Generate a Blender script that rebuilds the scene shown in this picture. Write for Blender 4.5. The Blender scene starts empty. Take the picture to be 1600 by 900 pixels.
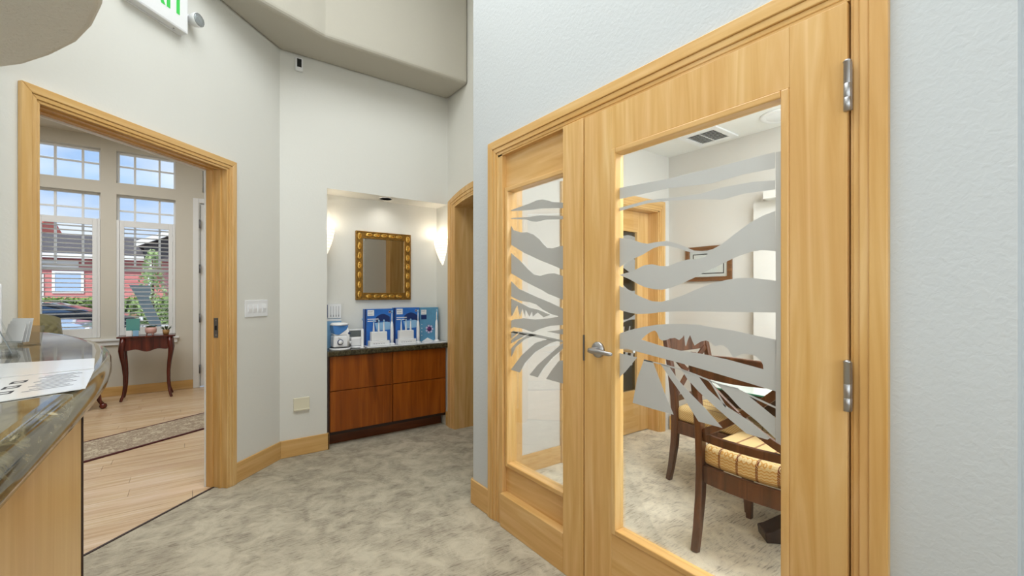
import bpy, bmesh, math, random
from mathutils import Vector, Matrix
from mathutils.geometry import tessellate_polygon

scene = bpy.context.scene
COL = scene.collection
PI = math.pi
random.seed(7)

# ------------------------------------------------------------------ camera
cam_d = bpy.data.cameras.new('camera')
cam_d.sensor_width = 36.0
cam_d.lens = 682.0 / 1600.0 * 36.0
cam_d.shift_y = 10.0 / 1600.0
cam_d.clip_start = 0.02
cam_d.clip_end = 300
cam = bpy.data.objects.new('camera', cam_d)
cam.location = (0, 0, 1.27)
cam.rotation_euler = (PI / 2, 0, -math.radians(36.25))
COL.objects.link(cam)
scene.camera = cam

# ------------------------------------------------------------------ view
scene.view_settings.view_transform = 'Standard'
scene.view_settings.look = 'None'
scene.view_settings.gamma = 1.0
scene.view_settings.use_curve_mapping = False
scene.view_settings.exposure = 0.37

# ------------------------------------------------------------------ sky
world = bpy.data.worlds.new('sky')
scene.world = world
world.use_nodes = True
wn, wl = world.node_tree.nodes, world.node_tree.links
wn.clear()
w_out = wn.new('ShaderNodeOutputWorld')
w_bg = wn.new('ShaderNodeBackground')
w_tc = wn.new('ShaderNodeTexCoord')
w_map = wn.new('ShaderNodeMapping')
w_map.inputs['Scale'].default_value = (1.6, 1.6, 4.0)
w_no = wn.new('ShaderNodeTexNoise')
w_no.inputs['Scale'].default_value = 2.6
w_no.inputs['Detail'].default_value = 6
w_ramp = wn.new('ShaderNodeValToRGB')
w_ramp.color_ramp.elements[0].position = 0.38
w_ramp.color_ramp.elements[0].color = (0.40, 0.60, 0.95, 1)
w_ramp.color_ramp.elements[1].position = 0.66
w_ramp.color_ramp.elements[1].color = (0.88, 0.93, 1.0, 1)
wl.new(w_tc.outputs['Generated'], w_map.inputs['Vector'])
wl.new(w_map.outputs[0], w_no.inputs['Vector'])
wl.new(w_no.outputs['Fac'], w_ramp.inputs['Fac'])
wl.new(w_ramp.outputs[0], w_bg.inputs['Color'])
w_bg.inputs['Strength'].default_value = 0.85
wl.new(w_bg.outputs[0], w_out.inputs['Surface'])


def lamp(name, kind, loc, rot, energy, color=(1, 1, 1), size=1.0, size_y=None, label=None):
    d = bpy.data.lights.new(name, kind)
    d.energy = energy
    d.color = color
    if kind == 'AREA':
        d.shape = 'RECTANGLE'
        d.size = size
        d.size_y = size_y or size
    elif kind == 'SUN':
        d.angle = math.radians(1.0)
    else:
        d.shadow_soft_size = size
    o = bpy.data.objects.new(name, d)
    o.location = loc
    o.rotation_euler = rot
    COL.objects.link(o)
    return o


lamp('sun', 'SUN', (0, -20, 30), (math.radians(48), 0, math.radians(-25)), 2.6, (1, 0.96, 0.9))
# assumed unseen light in the hall's ceiling well, assumed daylight with no windows built,
# unseen overhead fills added to brighten the meeting room and the sun room
lamp('hall_ceiling_fill', 'AREA', (0.2, 1.2, 4.25), (0, 0, 0), 90, (0.93, 0.975, 1.0), 2.4, 2.6)  # added overhead fill, assumed up in the raised ceiling; no fixture built
lamp('assumed_front_daylight', 'AREA', (-1.0, -2.9, 1.8), (math.radians(90), 0, 0), 66, (0.86, 0.94, 1.0), 3.2, 2.2)  # assumed daylight from behind the camera; bare added panel, wall has no window
lamp('assumed_side_daylight', 'AREA', (-3.1, -0.6, 1.9), (0, math.radians(-90), 0), 52, (0.86, 0.94, 1.0), 2.0, 3.0)  # assumed daylight from the left; added area light, no window there
lamp('meeting_room_fill', 'AREA', (2.3, 0.35, 2.54), (0, 0, 0), 54, (0.95, 0.975, 1.0), 1.2, 1.2)  # added unseen fill; the visible round fixture stays unlit
lamp('assumed_meeting_room_daylight', 'AREA', (2.6, -1.15, 1.6), (math.radians(90), 0, 0), 28, (0.92, 0.96, 1.0), 1.8, 1.5)  # assumed daylight, added unseen before the windowless end wall
lamp('sun_room_fill', 'AREA', (-1.2, 5.2, 3.2), (0, 0, 0), 52, (0.95, 0.98, 1.0), 2.2, 2.0)  # added out of view to brighten the sun room


# ------------------------------------------------------------------ helpers
class MB:
    """collects faces; build() links them as one mesh object"""

    def __init__(self):
        self.v, self.f, self.sm = [], [], []

    def face(self, pts, smooth=False):
        i = len(self.v)
        self.v += [tuple(p) for p in pts]
        self.f.append(tuple(range(i, i + len(pts))))
        self.sm.append(smooth)

    def mesh(self, verts, faces, smooth=False):
        i = len(self.v)
        self.v += [tuple(p) for p in verts]
        for q in faces:
            self.f.append(tuple(i + k for k in q))
            self.sm.append(smooth)
        return self

    def box(self, x0, x1, y0, y1, z0, z1):
        v = [(x0, y0, z0), (x1, y0, z0), (x1, y1, z0), (x0, y1, z0), (x0, y0, z1), (x1, y0, z1), (x1, y1, z1), (x0, y1, z1)]
        return self.mesh(v, [(3, 2, 1, 0), (4, 5, 6, 7), (0, 1, 5, 4), (1, 2, 6, 5), (2, 3, 7, 6), (3, 0, 4, 7)])

    def obox(self, c, s, rot=(0, 0, 0)):
        from mathutils import Euler
        m = Euler(rot).to_matrix()
        c = Vector(c)
        v = []
        for dz in (-.5, .5):
            for dx, dy in ((-.5, -.5), (.5, -.5), (.5, .5), (-.5, .5)):
                v.append(c + m @ Vector((dx * s[0], dy * s[1], dz * s[2])))
        return self.mesh(v, [(3, 2, 1, 0), (4, 5, 6, 7), (0, 1, 5, 4), (1, 2, 6, 5), (2, 3, 7, 6), (3, 0, 4, 7)])

    def prism(self, outer, axis, d0, d1, holes=(), smooth=False):
        """polygon (2D) with holes, extruded along an axis ('x': 2D=(y,z); 'y': (x,z); 'z': (x,y))"""
        def to3(p, d):
            return {'x': (d, p[0], p[1]), 'y': (p[0], d, p[1]), 'z': (p[0], p[1], d)}[axis]
        rings = [list(outer)] + [list(h) for h in holes]
        flat = [p for r in rings for p in r]
        n = len(flat)
        if holes:
            tri = tessellate_polygon([[Vector((p[0], p[1], 0)) for p in r] for r in rings])
        else:
            tri = []
            ar = sum(flat[j][0] * flat[(j + 1) % n][1] - flat[(j + 1) % n][0] * flat[j][1] for j in range(n))
            i = len(self.v)
            q = list(range(n))
            if (ar < 0) != (axis == 'y'):
                q = q[::-1]
            self.f.append(tuple(i + n + k for k in q)); self.sm.append(False)
            self.f.append(tuple(i + k for k in reversed(q))); self.sm.append(False)
        i = len(self.v)
        self.v += [to3(p, d0) for p in flat] + [to3(p, d1) for p in flat]
        flip = (axis == 'y')
        for t in tri:
            a, b, c = t
            area = (flat[b][0] - flat[a][0]) * (flat[c][1] - flat[a][1]) - (flat[c][0] - flat[a][0]) * (flat[b][1] - flat[a][1])
            if abs(area) < 1e-12:
                continue
            if (area < 0) != flip:
                a, c = c, a
            self.f.append((i + n + a, i + n + b, i + n + c)); self.sm.append(False)
            self.f.append((i + c, i + b, i + a)); self.sm.append(False)
        k = 0
        for r in rings:
            m = len(r)
            ar = sum(r[j][0] * r[(j + 1) % m][1] - r[(j + 1) % m][0] * r[j][1] for j in range(m))
            ccw = (ar > 0) == (k == 0)
            for j in range(m):
                p, q = k + j, k + (j + 1) % m
                if not ccw:
                    p, q = q, p
                if flip:
                    p, q = q, p
                self.f.append((i + p, i + q, i + n + q, i + n + p)); self.sm.append(smooth)
            k += m
        return self

    def tube(self, path, rad, seg=10, cap=True, sx=1.0, up=None):
        """round or oval tube along a path; rad a number or one per point"""
        path = [Vector(p) for p in path]
        if not hasattr(rad, '__len__'):
            rad = [rad] * len(path)
        i0 = len(self.v)
        prev = None
        for k, p in enumerate(path):
            t = (path[min(k + 1, len(path) - 1)] - path[max(k - 1, 0)])
            t = t.normalized() if t.length > 1e-9 else Vector((0, 0, 1))
            if prev is None:
                a = Vector(up) if up else (Vector((0, 0, 1)) if abs(t.z) < .9 else Vector((1, 0, 0)))
            else:
                a = prev
            u = (a - t * a.dot(t)).normalized()
            prev = u
            w = t.cross(u)
            for s in range(seg):
                an = 2 * PI * s / seg
                self.v.append(tuple(p + u * math.cos(an) * rad[k] + w * math.sin(an) * rad[k] * sx))
        for k in range(len(path) - 1):
            for s in range(seg):
                a = i0 + k * seg + s; b = i0 + k * seg + (s + 1) % seg
                self.f.append((a, b, b + seg, a + seg)); self.sm.append(True)
        if cap:
            self.f.append(tuple(i0 + s for s in reversed(range(seg)))); self.sm.append(False)
            e = i0 + (len(path) - 1) * seg
            self.f.append(tuple(e + s for s in range(seg))); self.sm.append(False)
        return self

    def bar(self, path, w, h, side, wl=None):
        """rectangular bar swept along a path; side = direction of the width"""
        path = [Vector(p) for p in path]
        i0 = len(self.v)
        S = Vector(side).normalized()
        n = len(path)
        for k, p in enumerate(path):
            t = (path[min(k + 1, n - 1)] - path[max(k - 1, 0)]).normalized()
            s = (S - t * S.dot(t)).normalized()
            u = t.cross(s)
            ww = (w[k] if hasattr(w, '__len__') else w) / 2
            hh = (h[k] if hasattr(h, '__len__') else h) / 2
            for a, b in ((-1, -1), (1, -1), (1, 1), (-1, 1)):
                self.v.append(tuple(p + s * a * ww + u * b * hh))
        for k in range(n - 1):
            for s in range(4):
                a = i0 + 4 * k + s; b = i0 + 4 * k + (s + 1) % 4
                self.f.append((a, b, b + 4, a + 4)); self.sm.append(False)
        self.f.append((i0 + 3, i0 + 2, i0 + 1, i0)); self.sm.append(False)
        e = i0 + 4 * (n - 1)
        self.f.append((e, e + 1, e + 2, e + 3)); self.sm.append(False)
        return self

    def lathe(self, prof, c=(0, 0, 0), seg=20, a0=0.0, a1=2 * PI, axis='z', smooth=True):
        full = abs(a1 - a0 - 2 * PI) < 1e-6
        n = seg if full else seg + 1
        i0 = len(self.v)
        for r, h in prof:
            for s in range(n):
                an = a0 + (a1 - a0) * s / seg
                x, y = r * math.cos(an), r * math.sin(an)
                p = {'z': (x, y, h), 'x': (h, x, y), 'y': (y, h, x)}[axis]
                self.v.append((c[0] + p[0], c[1] + p[1], c[2] + p[2]))
        for k in range(len(prof) - 1):
            for s in range(seg):
                a = i0 + k * n + s; b = i0 + k * n + (s + 1) % n
                self.f.append((a, b, b + n, a + n)); self.sm.append(smooth)
        if full:
            if prof[0][0] > 1e-6:
                self.f.append(tuple(i0 + s for s in reversed(range(n)))); self.sm.append(False)
            if prof[-1][0] > 1e-6:
                e = i0 + (len(prof) - 1) * n
                self.f.append(tuple(e + s for s in range(n))); self.sm.append(False)
        return self

    def build(self, name, mat=None, parent=None, world=False, loc=None, rotz=0.0, bevel=0.0, seg=2, label=None, solid=0.0):
        me = bpy.data.meshes.new(name)
        verts = self.v
        if world and parent is not None:
            inv = wmat(parent).inverted()
            verts = [tuple(inv @ Vector(p)) for p in verts]
        me.from_pydata(verts, [], self.f)
        me.polygons.foreach_set('use_smooth', self.sm)
        me.update()
        o = bpy.data.objects.new(name, me)
        COL.objects.link(o)
        if mat:
            me.materials.append(mat)
        if parent is not None:
            o.parent = parent
        if loc is not None:
            o.location = loc
        if rotz:
            o.rotation_euler = (0, 0, rotz)
        if bevel:
            m = o.modifiers.new('bevel', 'BEVEL')
            m.width = bevel
            m.segments = seg
            m.limit_method = 'ANGLE'
            m.angle_limit = math.radians(35)
        if solid:
            m = o.modifiers.new('solid', 'SOLIDIFY')
            m.thickness = solid
        if label:
            o['label'] = label
        return o


def wmat(o):
    m = Matrix.LocRotScale(o.location, o.rotation_euler, None)
    return (wmat(o.parent) @ m) if o.parent else m


def recentre(o):
    """move a world-coordinate mesh's origin to the foot of its bounds"""
    vs = o.data.vertices
    xs = [v.co.x for v in vs]; ys = [v.co.y for v in vs]; zs = [v.co.z for v in vs]
    c = Vector(((min(xs) + max(xs)) / 2, (min(ys) + max(ys)) / 2, min(zs)))
    o.data.transform(Matrix.Translation(-c))
    o.location = o.location + c
    return o


def tag(o, label, cat, group=None, kind=None):
    o['label'] = label
    o['category'] = cat
    if group:
        o['group'] = group
    if kind:
        o['kind'] = kind
    return o


def thing(name, label, cat, loc=(0, 0, 0), rotz=0.0, group=None, kind=None):
    o = bpy.data.objects.new(name, None)
    o.empty_display_size = 0.05
    o.location = loc
    o.rotation_euler = (0, 0, rotz)
    COL.objects.link(o)
    return tag(o, label, cat, group, kind)


def struct(o, label, cat):
    return tag(o, label, cat, kind='structure')


def dup(root, loc=None, rotz=None, label=None):
    r = root.copy(); COL.objects.link(r)
    if loc is not None:
        r.location = loc
    if rotz is not None:
        r.rotation_euler = (0, 0, rotz)
    if label:
        r['label'] = label
    for ch in list(root.children):
        c = ch.copy(); COL.objects.link(c); c.parent = r
        for g in list(ch.children):
            d = g.copy(); COL.objects.link(d); d.parent = c
    return r


def text(name, s, size, mat, parent, loc, rot, extrude=0.0005, align='LEFT', offset=0.0):
    """lettering as a plain mesh"""
    c = bpy.data.curves.new(name, 'FONT')
    c.body = s
    c.size = size
    c.extrude = extrude
    c.align_x = align
    c.offset = offset
    c.resolution_u = 3
    t = bpy.data.objects.new(name + '_curve', c)
    COL.objects.link(t)
    dg = bpy.context.evaluated_depsgraph_get()
    me = bpy.data.meshes.new_from_object(t.evaluated_get(dg))
    bpy.data.objects.remove(t)
    me.name = name
    me.materials.clear()
    me.materials.append(mat)
    o = bpy.data.objects.new(name, me)
    COL.objects.link(o)
    o.parent = parent
    o.location = loc
    o.rotation_euler = rot
    return o


# ------------------------------------------------------------------ materials
def new_mat(name):
    m = bpy.data.materials.new(name)
    m.use_nodes = True
    nt = m.node_tree
    b = nt.nodes['Principled BSDF']
    return m, nt.nodes, nt.links, b


def srgb(r, g, b):
    def f(c):
        c /= 255.0
        return c / 12.92 if c <= 0.04045 else ((c + 0.055) / 1.055) ** 2.4
    return (f(r), f(g), f(b), 1)


def plain(name, col, rough=0.5, metal=0.0, spec=0.5, var=0.0, vscale=8.0, bump=0.0, bscale=60.0, coat=0.0, emit=None, estr=0.0, trans=0.0, sheen=0.0):
    m, n, l, b = new_mat(name)
    b.inputs['Base Color'].default_value = col
    b.inputs['Roughness'].default_value = rough
    b.inputs['Metallic'].default_value = metal
    b.inputs['Specular IOR Level'].default_value = spec
    b.inputs['Coat Weight'].default_value = coat
    b.inputs['Sheen Weight'].default_value = sheen
    b.inputs['Transmission Weight'].default_value = trans
    if emit:
        b.inputs['Emission Color'].default_value = emit
        b.inputs['Emission Strength'].default_value = estr
    tc = n.new('ShaderNodeTexCoord')
    if var:
        no = n.new('ShaderNodeTexNoise')
        no.inputs['Scale'].default_value = vscale
        no.inputs['Detail'].default_value = 4
        l.new(tc.outputs['Object'], no.inputs['Vector'])
        mx = n.new('ShaderNodeMix'); mx.data_type = 'RGBA'
        mx.inputs['A'].default_value = tuple(c * (1 - var) for c in col[:3]) + (1,)
        mx.inputs['B'].default_value = tuple(min(1, c * (1 + var)) for c in col[:3]) + (1,)
        l.new(no.outputs['Fac'], mx.inputs['Factor'])
        l.new(mx.outputs['Result'], b.inputs['Base Color'])
    if bump:
        n2 = n.new('ShaderNodeTexNoise')
        n2.inputs['Scale'].default_value = bscale
        n2.inputs['Detail'].default_value = 3
        l.new(tc.outputs['Object'], n2.inputs['Vector'])
        bp = n.new('ShaderNodeBump')
        bp.inputs['Strength'].default_value = bump
        bp.inputs['Distance'].default_value = 0.004
        l.new(n2.outputs['Fac'], bp.inputs['Height'])
        l.new(bp.outputs[0], b.inputs['Normal'])
    return m


def wood(name, dark, mid, light, along='z', scale=1.0, rough=0.32, spec=0.4, fleck=0.0):
    m, n, l, b = new_mat(name)
    tc = n.new('ShaderNodeTexCoord')
    mp = n.new('ShaderNodeMapping')
    s = {'x': (.9, 14, 14), 'y': (14, .9, 14), 'z': (14, 14, .9)}[along]
    mp.inputs['Scale'].default_value = tuple(k * scale for k in s)
    l.new(tc.outputs['Object'], mp.inputs['Vector'])
    no = n.new('ShaderNodeTexNoise')
    no.inputs['Scale'].default_value = 1.6
    no.inputs['Detail'].default_value = 7
    no.inputs['Distortion'].default_value = 1.1
    l.new(mp.outputs[0], no.inputs['Vector'])
    rp = n.new('ShaderNodeValToRGB')
    e = rp.color_ramp.elements
    e[0].position, e[0].color = 0.28, dark
    e[1].position, e[1].color = 0.72, light
    k = e.new(0.5); k.color = mid
    l.new(no.outputs['Fac'], rp.inputs['Fac'])
    # broad blotches of figure
    n2 = n.new('ShaderNodeTexNoise')
    mp2 = n.new('ShaderNodeMapping')
    s2 = {'x': (1.2, 4, 4), 'y': (4, 1.2, 4), 'z': (4, 4, 1.2)}[along]
    mp2.inputs['Scale'].default_value = s2
    l.new(tc.outputs['Object'], mp2.inputs['Vector'])
    l.new(mp2.outputs[0], n2.inputs['Vector'])
    n2.inputs['Scale'].default_value = 1.3
    n2.inputs['Detail'].default_value = 3
    mx = n.new('ShaderNodeMix'); mx.data_type = 'RGBA'; mx.blend_type = 'OVERLAY'
    mx.inputs['Factor'].default_value = 0.5
    l.new(rp.outputs[0], mx.inputs['A'])
    r2 = n.new('ShaderNodeValToRGB')
    r2.color_ramp.elements[0].color = (.34, .34, .34, 1)
    r2.color_ramp.elements[1].color = (.66, .66, .66, 1)
    l.new(n2.outputs['Fac'], r2.inputs['Fac'])
    l.new(r2.outputs[0], mx.inputs['B'])
    l.new(mx.outputs['Result'], b.inputs['Base Color'])
    b.inputs['Roughness'].default_value = rough
    b.inputs['Specular IOR Level'].default_value = spec
    return m


def paint(name, col, bump=0.25, scale=55.0, rough=0.75):
    m, n, l, b = new_mat(name)
    b.inputs['Base Color'].default_value = col
    b.inputs['Roughness'].default_value = rough
    b.inputs['Specular IOR Level'].default_value = 0.25
    tc = n.new('ShaderNodeTexCoord')
    no = n.new('ShaderNodeTexNoise')
    no.inputs['Scale'].default_value = scale
    no.inputs['Detail'].default_value = 5
    no.inputs['Distortion'].default_value = 0.6
    l.new(tc.outputs['Object'], no.inputs['Vector'])
    bp = n.new('ShaderNodeBump')
    bp.inputs['Strength'].default_value = bump
    bp.inputs['Distance'].default_value = 0.004
    l.new(no.outputs['Fac'], bp.inputs['Height'])
    l.new(bp.outputs[0], b.inputs['Normal'])
    return m


def carpet(name, rot, lift=0):
    m, n, l, b = new_mat(name)
    tc = n.new('ShaderNodeTexCoord')
    blot = n.new('ShaderNodeTexNoise')
    blot.inputs['Scale'].default_value = 7.5
    blot.inputs['Detail'].default_value = 7
    blot.inputs['Roughness'].default_value = 0.66
    blot.inputs['Distortion'].default_value = 0.5
    l.new(tc.outputs['Object'], blot.inputs['Vector'])
    rp = n.new('ShaderNodeValToRGB')
    e = rp.color_ramp.elements
    e[0].position, e[0].color = 0.36, srgb(166 + lift, 157 + lift, 139 + lift)
    e[1].position, e[1].color = 0.64, srgb(200 + lift, 191 + lift, 170 + lift)
    k = e.new(0.5); k.color = srgb(184 + lift, 175 + lift, 155 + lift)
    l.new(blot.outputs['Fac'], rp.inputs['Fac'])
    mp = n.new('ShaderNodeMapping')
    mp.inputs['Rotation'].default_value = (0, 0, rot)
    mp.inputs['Scale'].default_value = (16, 130, 1)
    l.new(tc.outputs['Object'], mp.inputs['Vector'])
    st = n.new('ShaderNodeTexNoise')
    st.inputs['Scale'].default_value = 1.0
    st.inputs['Detail'].default_value = 2
    l.new(mp.outputs[0], st.inputs['Vector'])
    r2 = n.new('ShaderNodeValToRGB')
    r2.color_ramp.elements[0].position = 0.53
    r2.color_ramp.elements[0].color = (0, 0, 0, 1)
    r2.color_ramp.elements[1].position = 0.62
    r2.color_ramp.elements[1].color = (1, 1, 1, 1)
    l.new(st.outputs['Fac'], r2.inputs['Fac'])
    # streaks gather where the blotches are dark
    r3 = n.new('ShaderNodeValToRGB')
    r3.color_ramp.elements[0].position = 0.40
    r3.color_ramp.elements[0].color = (0.62, 0.62, 0.62, 1)
    r3.color_ramp.elements[1].position = 0.60
    r3.color_ramp.elements[1].color = (0.0, 0.0, 0.0, 1)
    l.new(blot.outputs['Fac'], r3.inputs['Fac'])
    mu = n.new('ShaderNodeMath'); mu.operation = 'MULTIPLY'
    l.new(r2.outputs[0], mu.inputs[0]); l.new(r3.outputs[0], mu.inputs[1])
    mx = n.new('ShaderNodeMix'); mx.data_type = 'RGBA'
    mx.inputs['B'].default_value = srgb(118, 108, 94)
    l.new(mu.outputs[0], mx.inputs['Factor'])
    l.new(rp.outputs[0], mx.inputs['A'])
    l.new(mx.outputs['Result'], b.inputs['Base Color'])
    b.inputs['Roughness'].default_value = 0.95
    b.inputs['Specular IOR Level'].default_value = 0.1
    fine = n.new('ShaderNodeTexNoise')
    fine.inputs['Scale'].default_value = 180
    l.new(tc.outputs['Object'], fine.inputs['Vector'])
    bp = n.new('ShaderNodeBump')
    bp.inputs['Strength'].default_value = 0.6
    bp.inputs['Distance'].default_value = 0.006
    l.new(fine.outputs['Fac'], bp.inputs['Height'])
    l.new(bp.outputs[0], b.inputs['Normal'])
    return m


def granite(name, scale=1.0, rough=0.06, dim=1.0):
    m, n, l, b = new_mat(name)
    tc = n.new('ShaderNodeTexCoord')
    mp = n.new('ShaderNodeMapping')
    mp.inputs['Scale'].default_value = (17 * scale, 6.5 * scale, 12 * scale)
    mp.inputs['Rotation'].default_value = (0.2, 0.1, 0.5)
    l.new(tc.outputs['Object'], mp.inputs['Vector'])
    no = n.new('ShaderNodeTexNoise')
    no.inputs['Scale'].default_value = 1.7
    no.inputs['Detail'].default_value = 9
    no.inputs['Roughness'].default_value = 0.62
    no.inputs['Distortion'].default_value = 1.3
    l.new(mp.outputs[0], no.inputs['Vector'])
    rp = n.new('ShaderNodeValToRGB')
    e = rp.color_ramp.elements
    e[0].position, e[0].color = 0.30, srgb(30, 25, 18)
    e[1].position, e[1].color = 0.72, srgb(190, 180, 146)
    for p, c in ((0.41, srgb(70, 60, 42)), (0.50, srgb(92, 84, 60)), (0.58, srgb(122, 113, 84)), (0.63, srgb(88, 82, 62))):
        k = e.new(p); k.color = c
    for k in e:
        k.color = tuple(c * dim for c in k.color[:3]) + (1,)
    l.new(no.outputs['Fac'], rp.inputs['Fac'])
    l.new(rp.outputs[0], b.inputs['Base Color'])
    b.inputs['Roughness'].default_value = rough
    b.inputs['Specular IOR Level'].default_value = 0.42
    b.inputs['Coat Weight'].default_value = 0.0
    b.inputs['Coat Roughness'].default_value = 0.03
    return m


def pane_mat(name, tint=(0.97, 0.985, 0.98, 1), refl=0.4):
    m, n, l, b = new_mat(name)
    n.remove(b)
    out = [k for k in n if k.type == 'OUTPUT_MATERIAL'][0]
    tr = n.new('ShaderNodeBsdfTransparent'); tr.inputs[0].default_value = tint
    gl = n.new('ShaderNodeBsdfGlossy'); gl.inputs['Roughness'].default_value = 0.01
    fr = n.new('ShaderNodeFresnel'); fr.inputs['IOR'].default_value = 1.45
    mu = n.new('ShaderNodeMath'); mu.operation = 'MULTIPLY'; mu.inputs[1].default_value = refl
    l.new(fr.outputs[0], mu.inputs[0])
    mx = n.new('ShaderNodeMixShader')
    l.new(mu.outputs[0], mx.inputs[0]); l.new(tr.outputs[0], mx.inputs[1]); l.new(gl.outputs[0], mx.inputs[2])
    l.new(mx.outputs[0], out.inputs['Surface'])
    return m


def frost_mat(name, col=(0.60, 0.60, 0.585, 1), see=0.06):
    m, n, l, b = new_mat(name)
    n.remove(b)
    out = [k for k in n if k.type == 'OUTPUT_MATERIAL'][0]
    df = n.new('ShaderNodeBsdfDiffuse'); df.inputs[0].default_value = col
    tl = n.new('ShaderNodeBsdfTranslucent'); tl.inputs[0].default_value = col
    tr = n.new('ShaderNodeBsdfTransparent')
    m1 = n.new('ShaderNodeMixShader'); m1.inputs[0].default_value = 0.45
    l.new(df.outputs[0], m1.inputs[1]); l.new(tl.outputs[0], m1.inputs[2])
    m2 = n.new('ShaderNodeMixShader'); m2.inputs[0].default_value = see
    l.new(m1.outputs[0], m2.inputs[1]); l.new(tr.outputs[0], m2.inputs[2])
    l.new(m2.outputs[0], out.inputs['Surface'])
    return m


def chevron(name):
    m, n, l, b = new_mat(name)
    tc = n.new('ShaderNodeTexCoord')
    sp = n.new('ShaderNodeSeparateXYZ')
    l.new(tc.outputs['Object'], sp.inputs[0])

    def M(op, a, c=None):
        k = n.new('ShaderNodeMath'); k.operation = op
        for i, v in ((0, a), (1, c)):
            if v is None:
                continue
            if isinstance(v, (int, float)):
                k.inputs[i].default_value = v
            else:
                l.new(v, k.inputs[i])
        return k.outputs[0]
    run = M('SUBTRACT', sp.outputs['X'], sp.outputs['Z'])
    zig = M('PINGPONG', sp.outputs['Y'], 0.011)
    v = M('ADD', M('MULTIPLY', run, 1 / 0.014), M('MULTIPLY', zig, 1 / 0.014 * 0.55))
    fr = M('FRACT', v)
    rp = n.new('ShaderNodeValToRGB')
    e = rp.color_ramp.elements
    e[0].position, e[0].color = 0.0, srgb(214, 190, 142)
    e[1].position, e[1].color = 1.0, srgb(200, 174, 120)
    for p, c in ((0.30, srgb(216, 194, 148)), (0.45, srgb(186, 138, 68)), (0.62, srgb(198, 152, 84)), (0.78, srgb(214, 190, 142))):
        k = e.new(p); k.color = c
    l.new(fr, rp.inputs['Fac'])
    st = M('FRACT', M('MULTIPLY', M('ADD', sp.outputs['Y'], 1.03), 1 / 0.088))
    inst = M('LESS_THAN', st, 0.13)
    tw = M('FRACT', M('MULTIPLY', M('ADD', run, M('MULTIPLY', sp.outputs['Y'], 0.9)), 1 / 0.009))
    tw2 = M('LESS_THAN', tw, 0.72)
    fac = M('MULTIPLY', inst, tw2)
    mx = n.new('ShaderNodeMix'); mx.data_type = 'RGBA'
    mx.inputs['B'].default_value = srgb(112, 62, 46)
    l.new(fac, mx.inputs['Factor'])
    l.new(rp.outputs[0], mx.inputs['A'])
    l.new(mx.outputs['Result'], b.inputs['Base Color'])
    b.inputs['Roughness'].default_value = 0.85
    b.inputs['Specular IOR Level'].default_value = 0.2
    return m


MD, MM, ML = srgb(204, 157, 90), srgb(215, 172, 109), srgb(226, 188, 132)
maple_z = wood('maple_upright', MD, MM, ML, 'z')
maple_x = wood('maple_lengthwise', MD, MM, ML, 'x')
maple_y = wood('maple_crosswise', MD, MM, ML, 'y')
cherry_z = wood('cherry_upright', srgb(110, 52, 8), srgb(140, 70, 14), srgb(164, 90, 24), 'z', 0.8, 0.28)
cherry_x = wood('cherry_lengthwise', srgb(82, 40, 16), srgb(106, 54, 22), srgb(130, 70, 32), 'x', 0.8, 0.3)
mahog = wood('mahogany', srgb(58, 20, 14), srgb(86, 32, 22), srgb(112, 46, 30), 'z', 1.0, 0.22, 0.5)
walnut = wood('dark_walnut', srgb(58, 34, 20), srgb(84, 50, 32), srgb(108, 68, 44), 'z', 1.0, 0.3, 0.5)
walnut_d = wood('darkest_walnut', srgb(32, 19, 15), srgb(46, 27, 21), srgb(60, 36, 28), 'z', 1.0, 0.35, 0.4)
wall_warm = paint('warm_grey_paint', srgb(225, 224, 217), 0.18, 70)
wall_cool = paint('cool_white_paint', srgb(200, 205, 208), 0.35, 60)
wall_cream = paint('cream_paint', srgb(217, 214, 208), 0.15, 70)
wall_sand = paint('sand_paint', srgb(214, 208, 194), 0.15, 70)
ceil_paint = paint('ceiling_paint', srgb(188, 183, 170), 0.2, 60)
soffit_paint = paint('textured_soffit_paint', srgb(234, 229, 218), 1.0, 75, 0.85)
white_paint = plain('white_trim_paint', srgb(236, 236, 234), 0.4, spec=0.4)
ivory = plain('ivory_plastic', srgb(226, 220, 196), 0.4)
white_pl = plain('white_plastic', srgb(238, 239, 240), 0.35)
white_gl = plain('glossy_white_plastic', srgb(240, 241, 243), 0.15, coat=0.3)
black_pl = plain('black_plastic', srgb(22, 23, 25), 0.3)
dark_gap = plain('dark_stain', srgb(48, 26, 14), 0.6)
steel = plain('brushed_steel', srgb(178, 178, 180), 0.42, 1.0)
steel_d = plain('dull_steel', srgb(140, 140, 142), 0.4, 1.0)
chrome = plain('chrome', srgb(225, 228, 232), 0.08, 1.0)
mirror_m = plain('mirror_glass', (0.86, 0.87, 0.85, 1), 0.01, 1.0)
gold = plain('aged_gold', srgb(214, 172, 88), 0.3, 0.8, var=0.5, vscale=40, bump=0.5, bscale=90)
gold_d = plain('dark_gold', srgb(150, 112, 52), 0.38, 0.7, var=0.5, vscale=50, bump=0.6, bscale=120)
green_ink = plain('green_letters', srgb(64, 196, 84), 0.4, emit=srgb(64, 196, 84), estr=0.15)
carpet_hall = carpet('hall_carpet', math.radians(60))
carpet_meet = carpet('meeting_room_carpet', math.radians(25), 42)
stone = granite('polished_stone')
stone_dark = granite('dark_polished_stone', 1.6, 0.1, 0.5)
glass = pane_mat('clear_glass')
glass_dim = pane_mat('grey_glass', (0.55, 0.58, 0.58, 1), 0.8)
acrylic = pane_mat('clear_acrylic', (0.95, 0.96, 0.96, 1), 0.5)
frost = frost_mat('frosted_film')
fabric_ch = chevron('chevron_fabric')
paper = plain('white_paper', srgb(240, 240, 240), 0.22, coat=0.4)
ink = plain('grey_ink', srgb(120, 122, 126), 0.6)
ink_d = plain('dark_ink', srgb(40, 40, 46), 0.6)
lam = []
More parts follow.
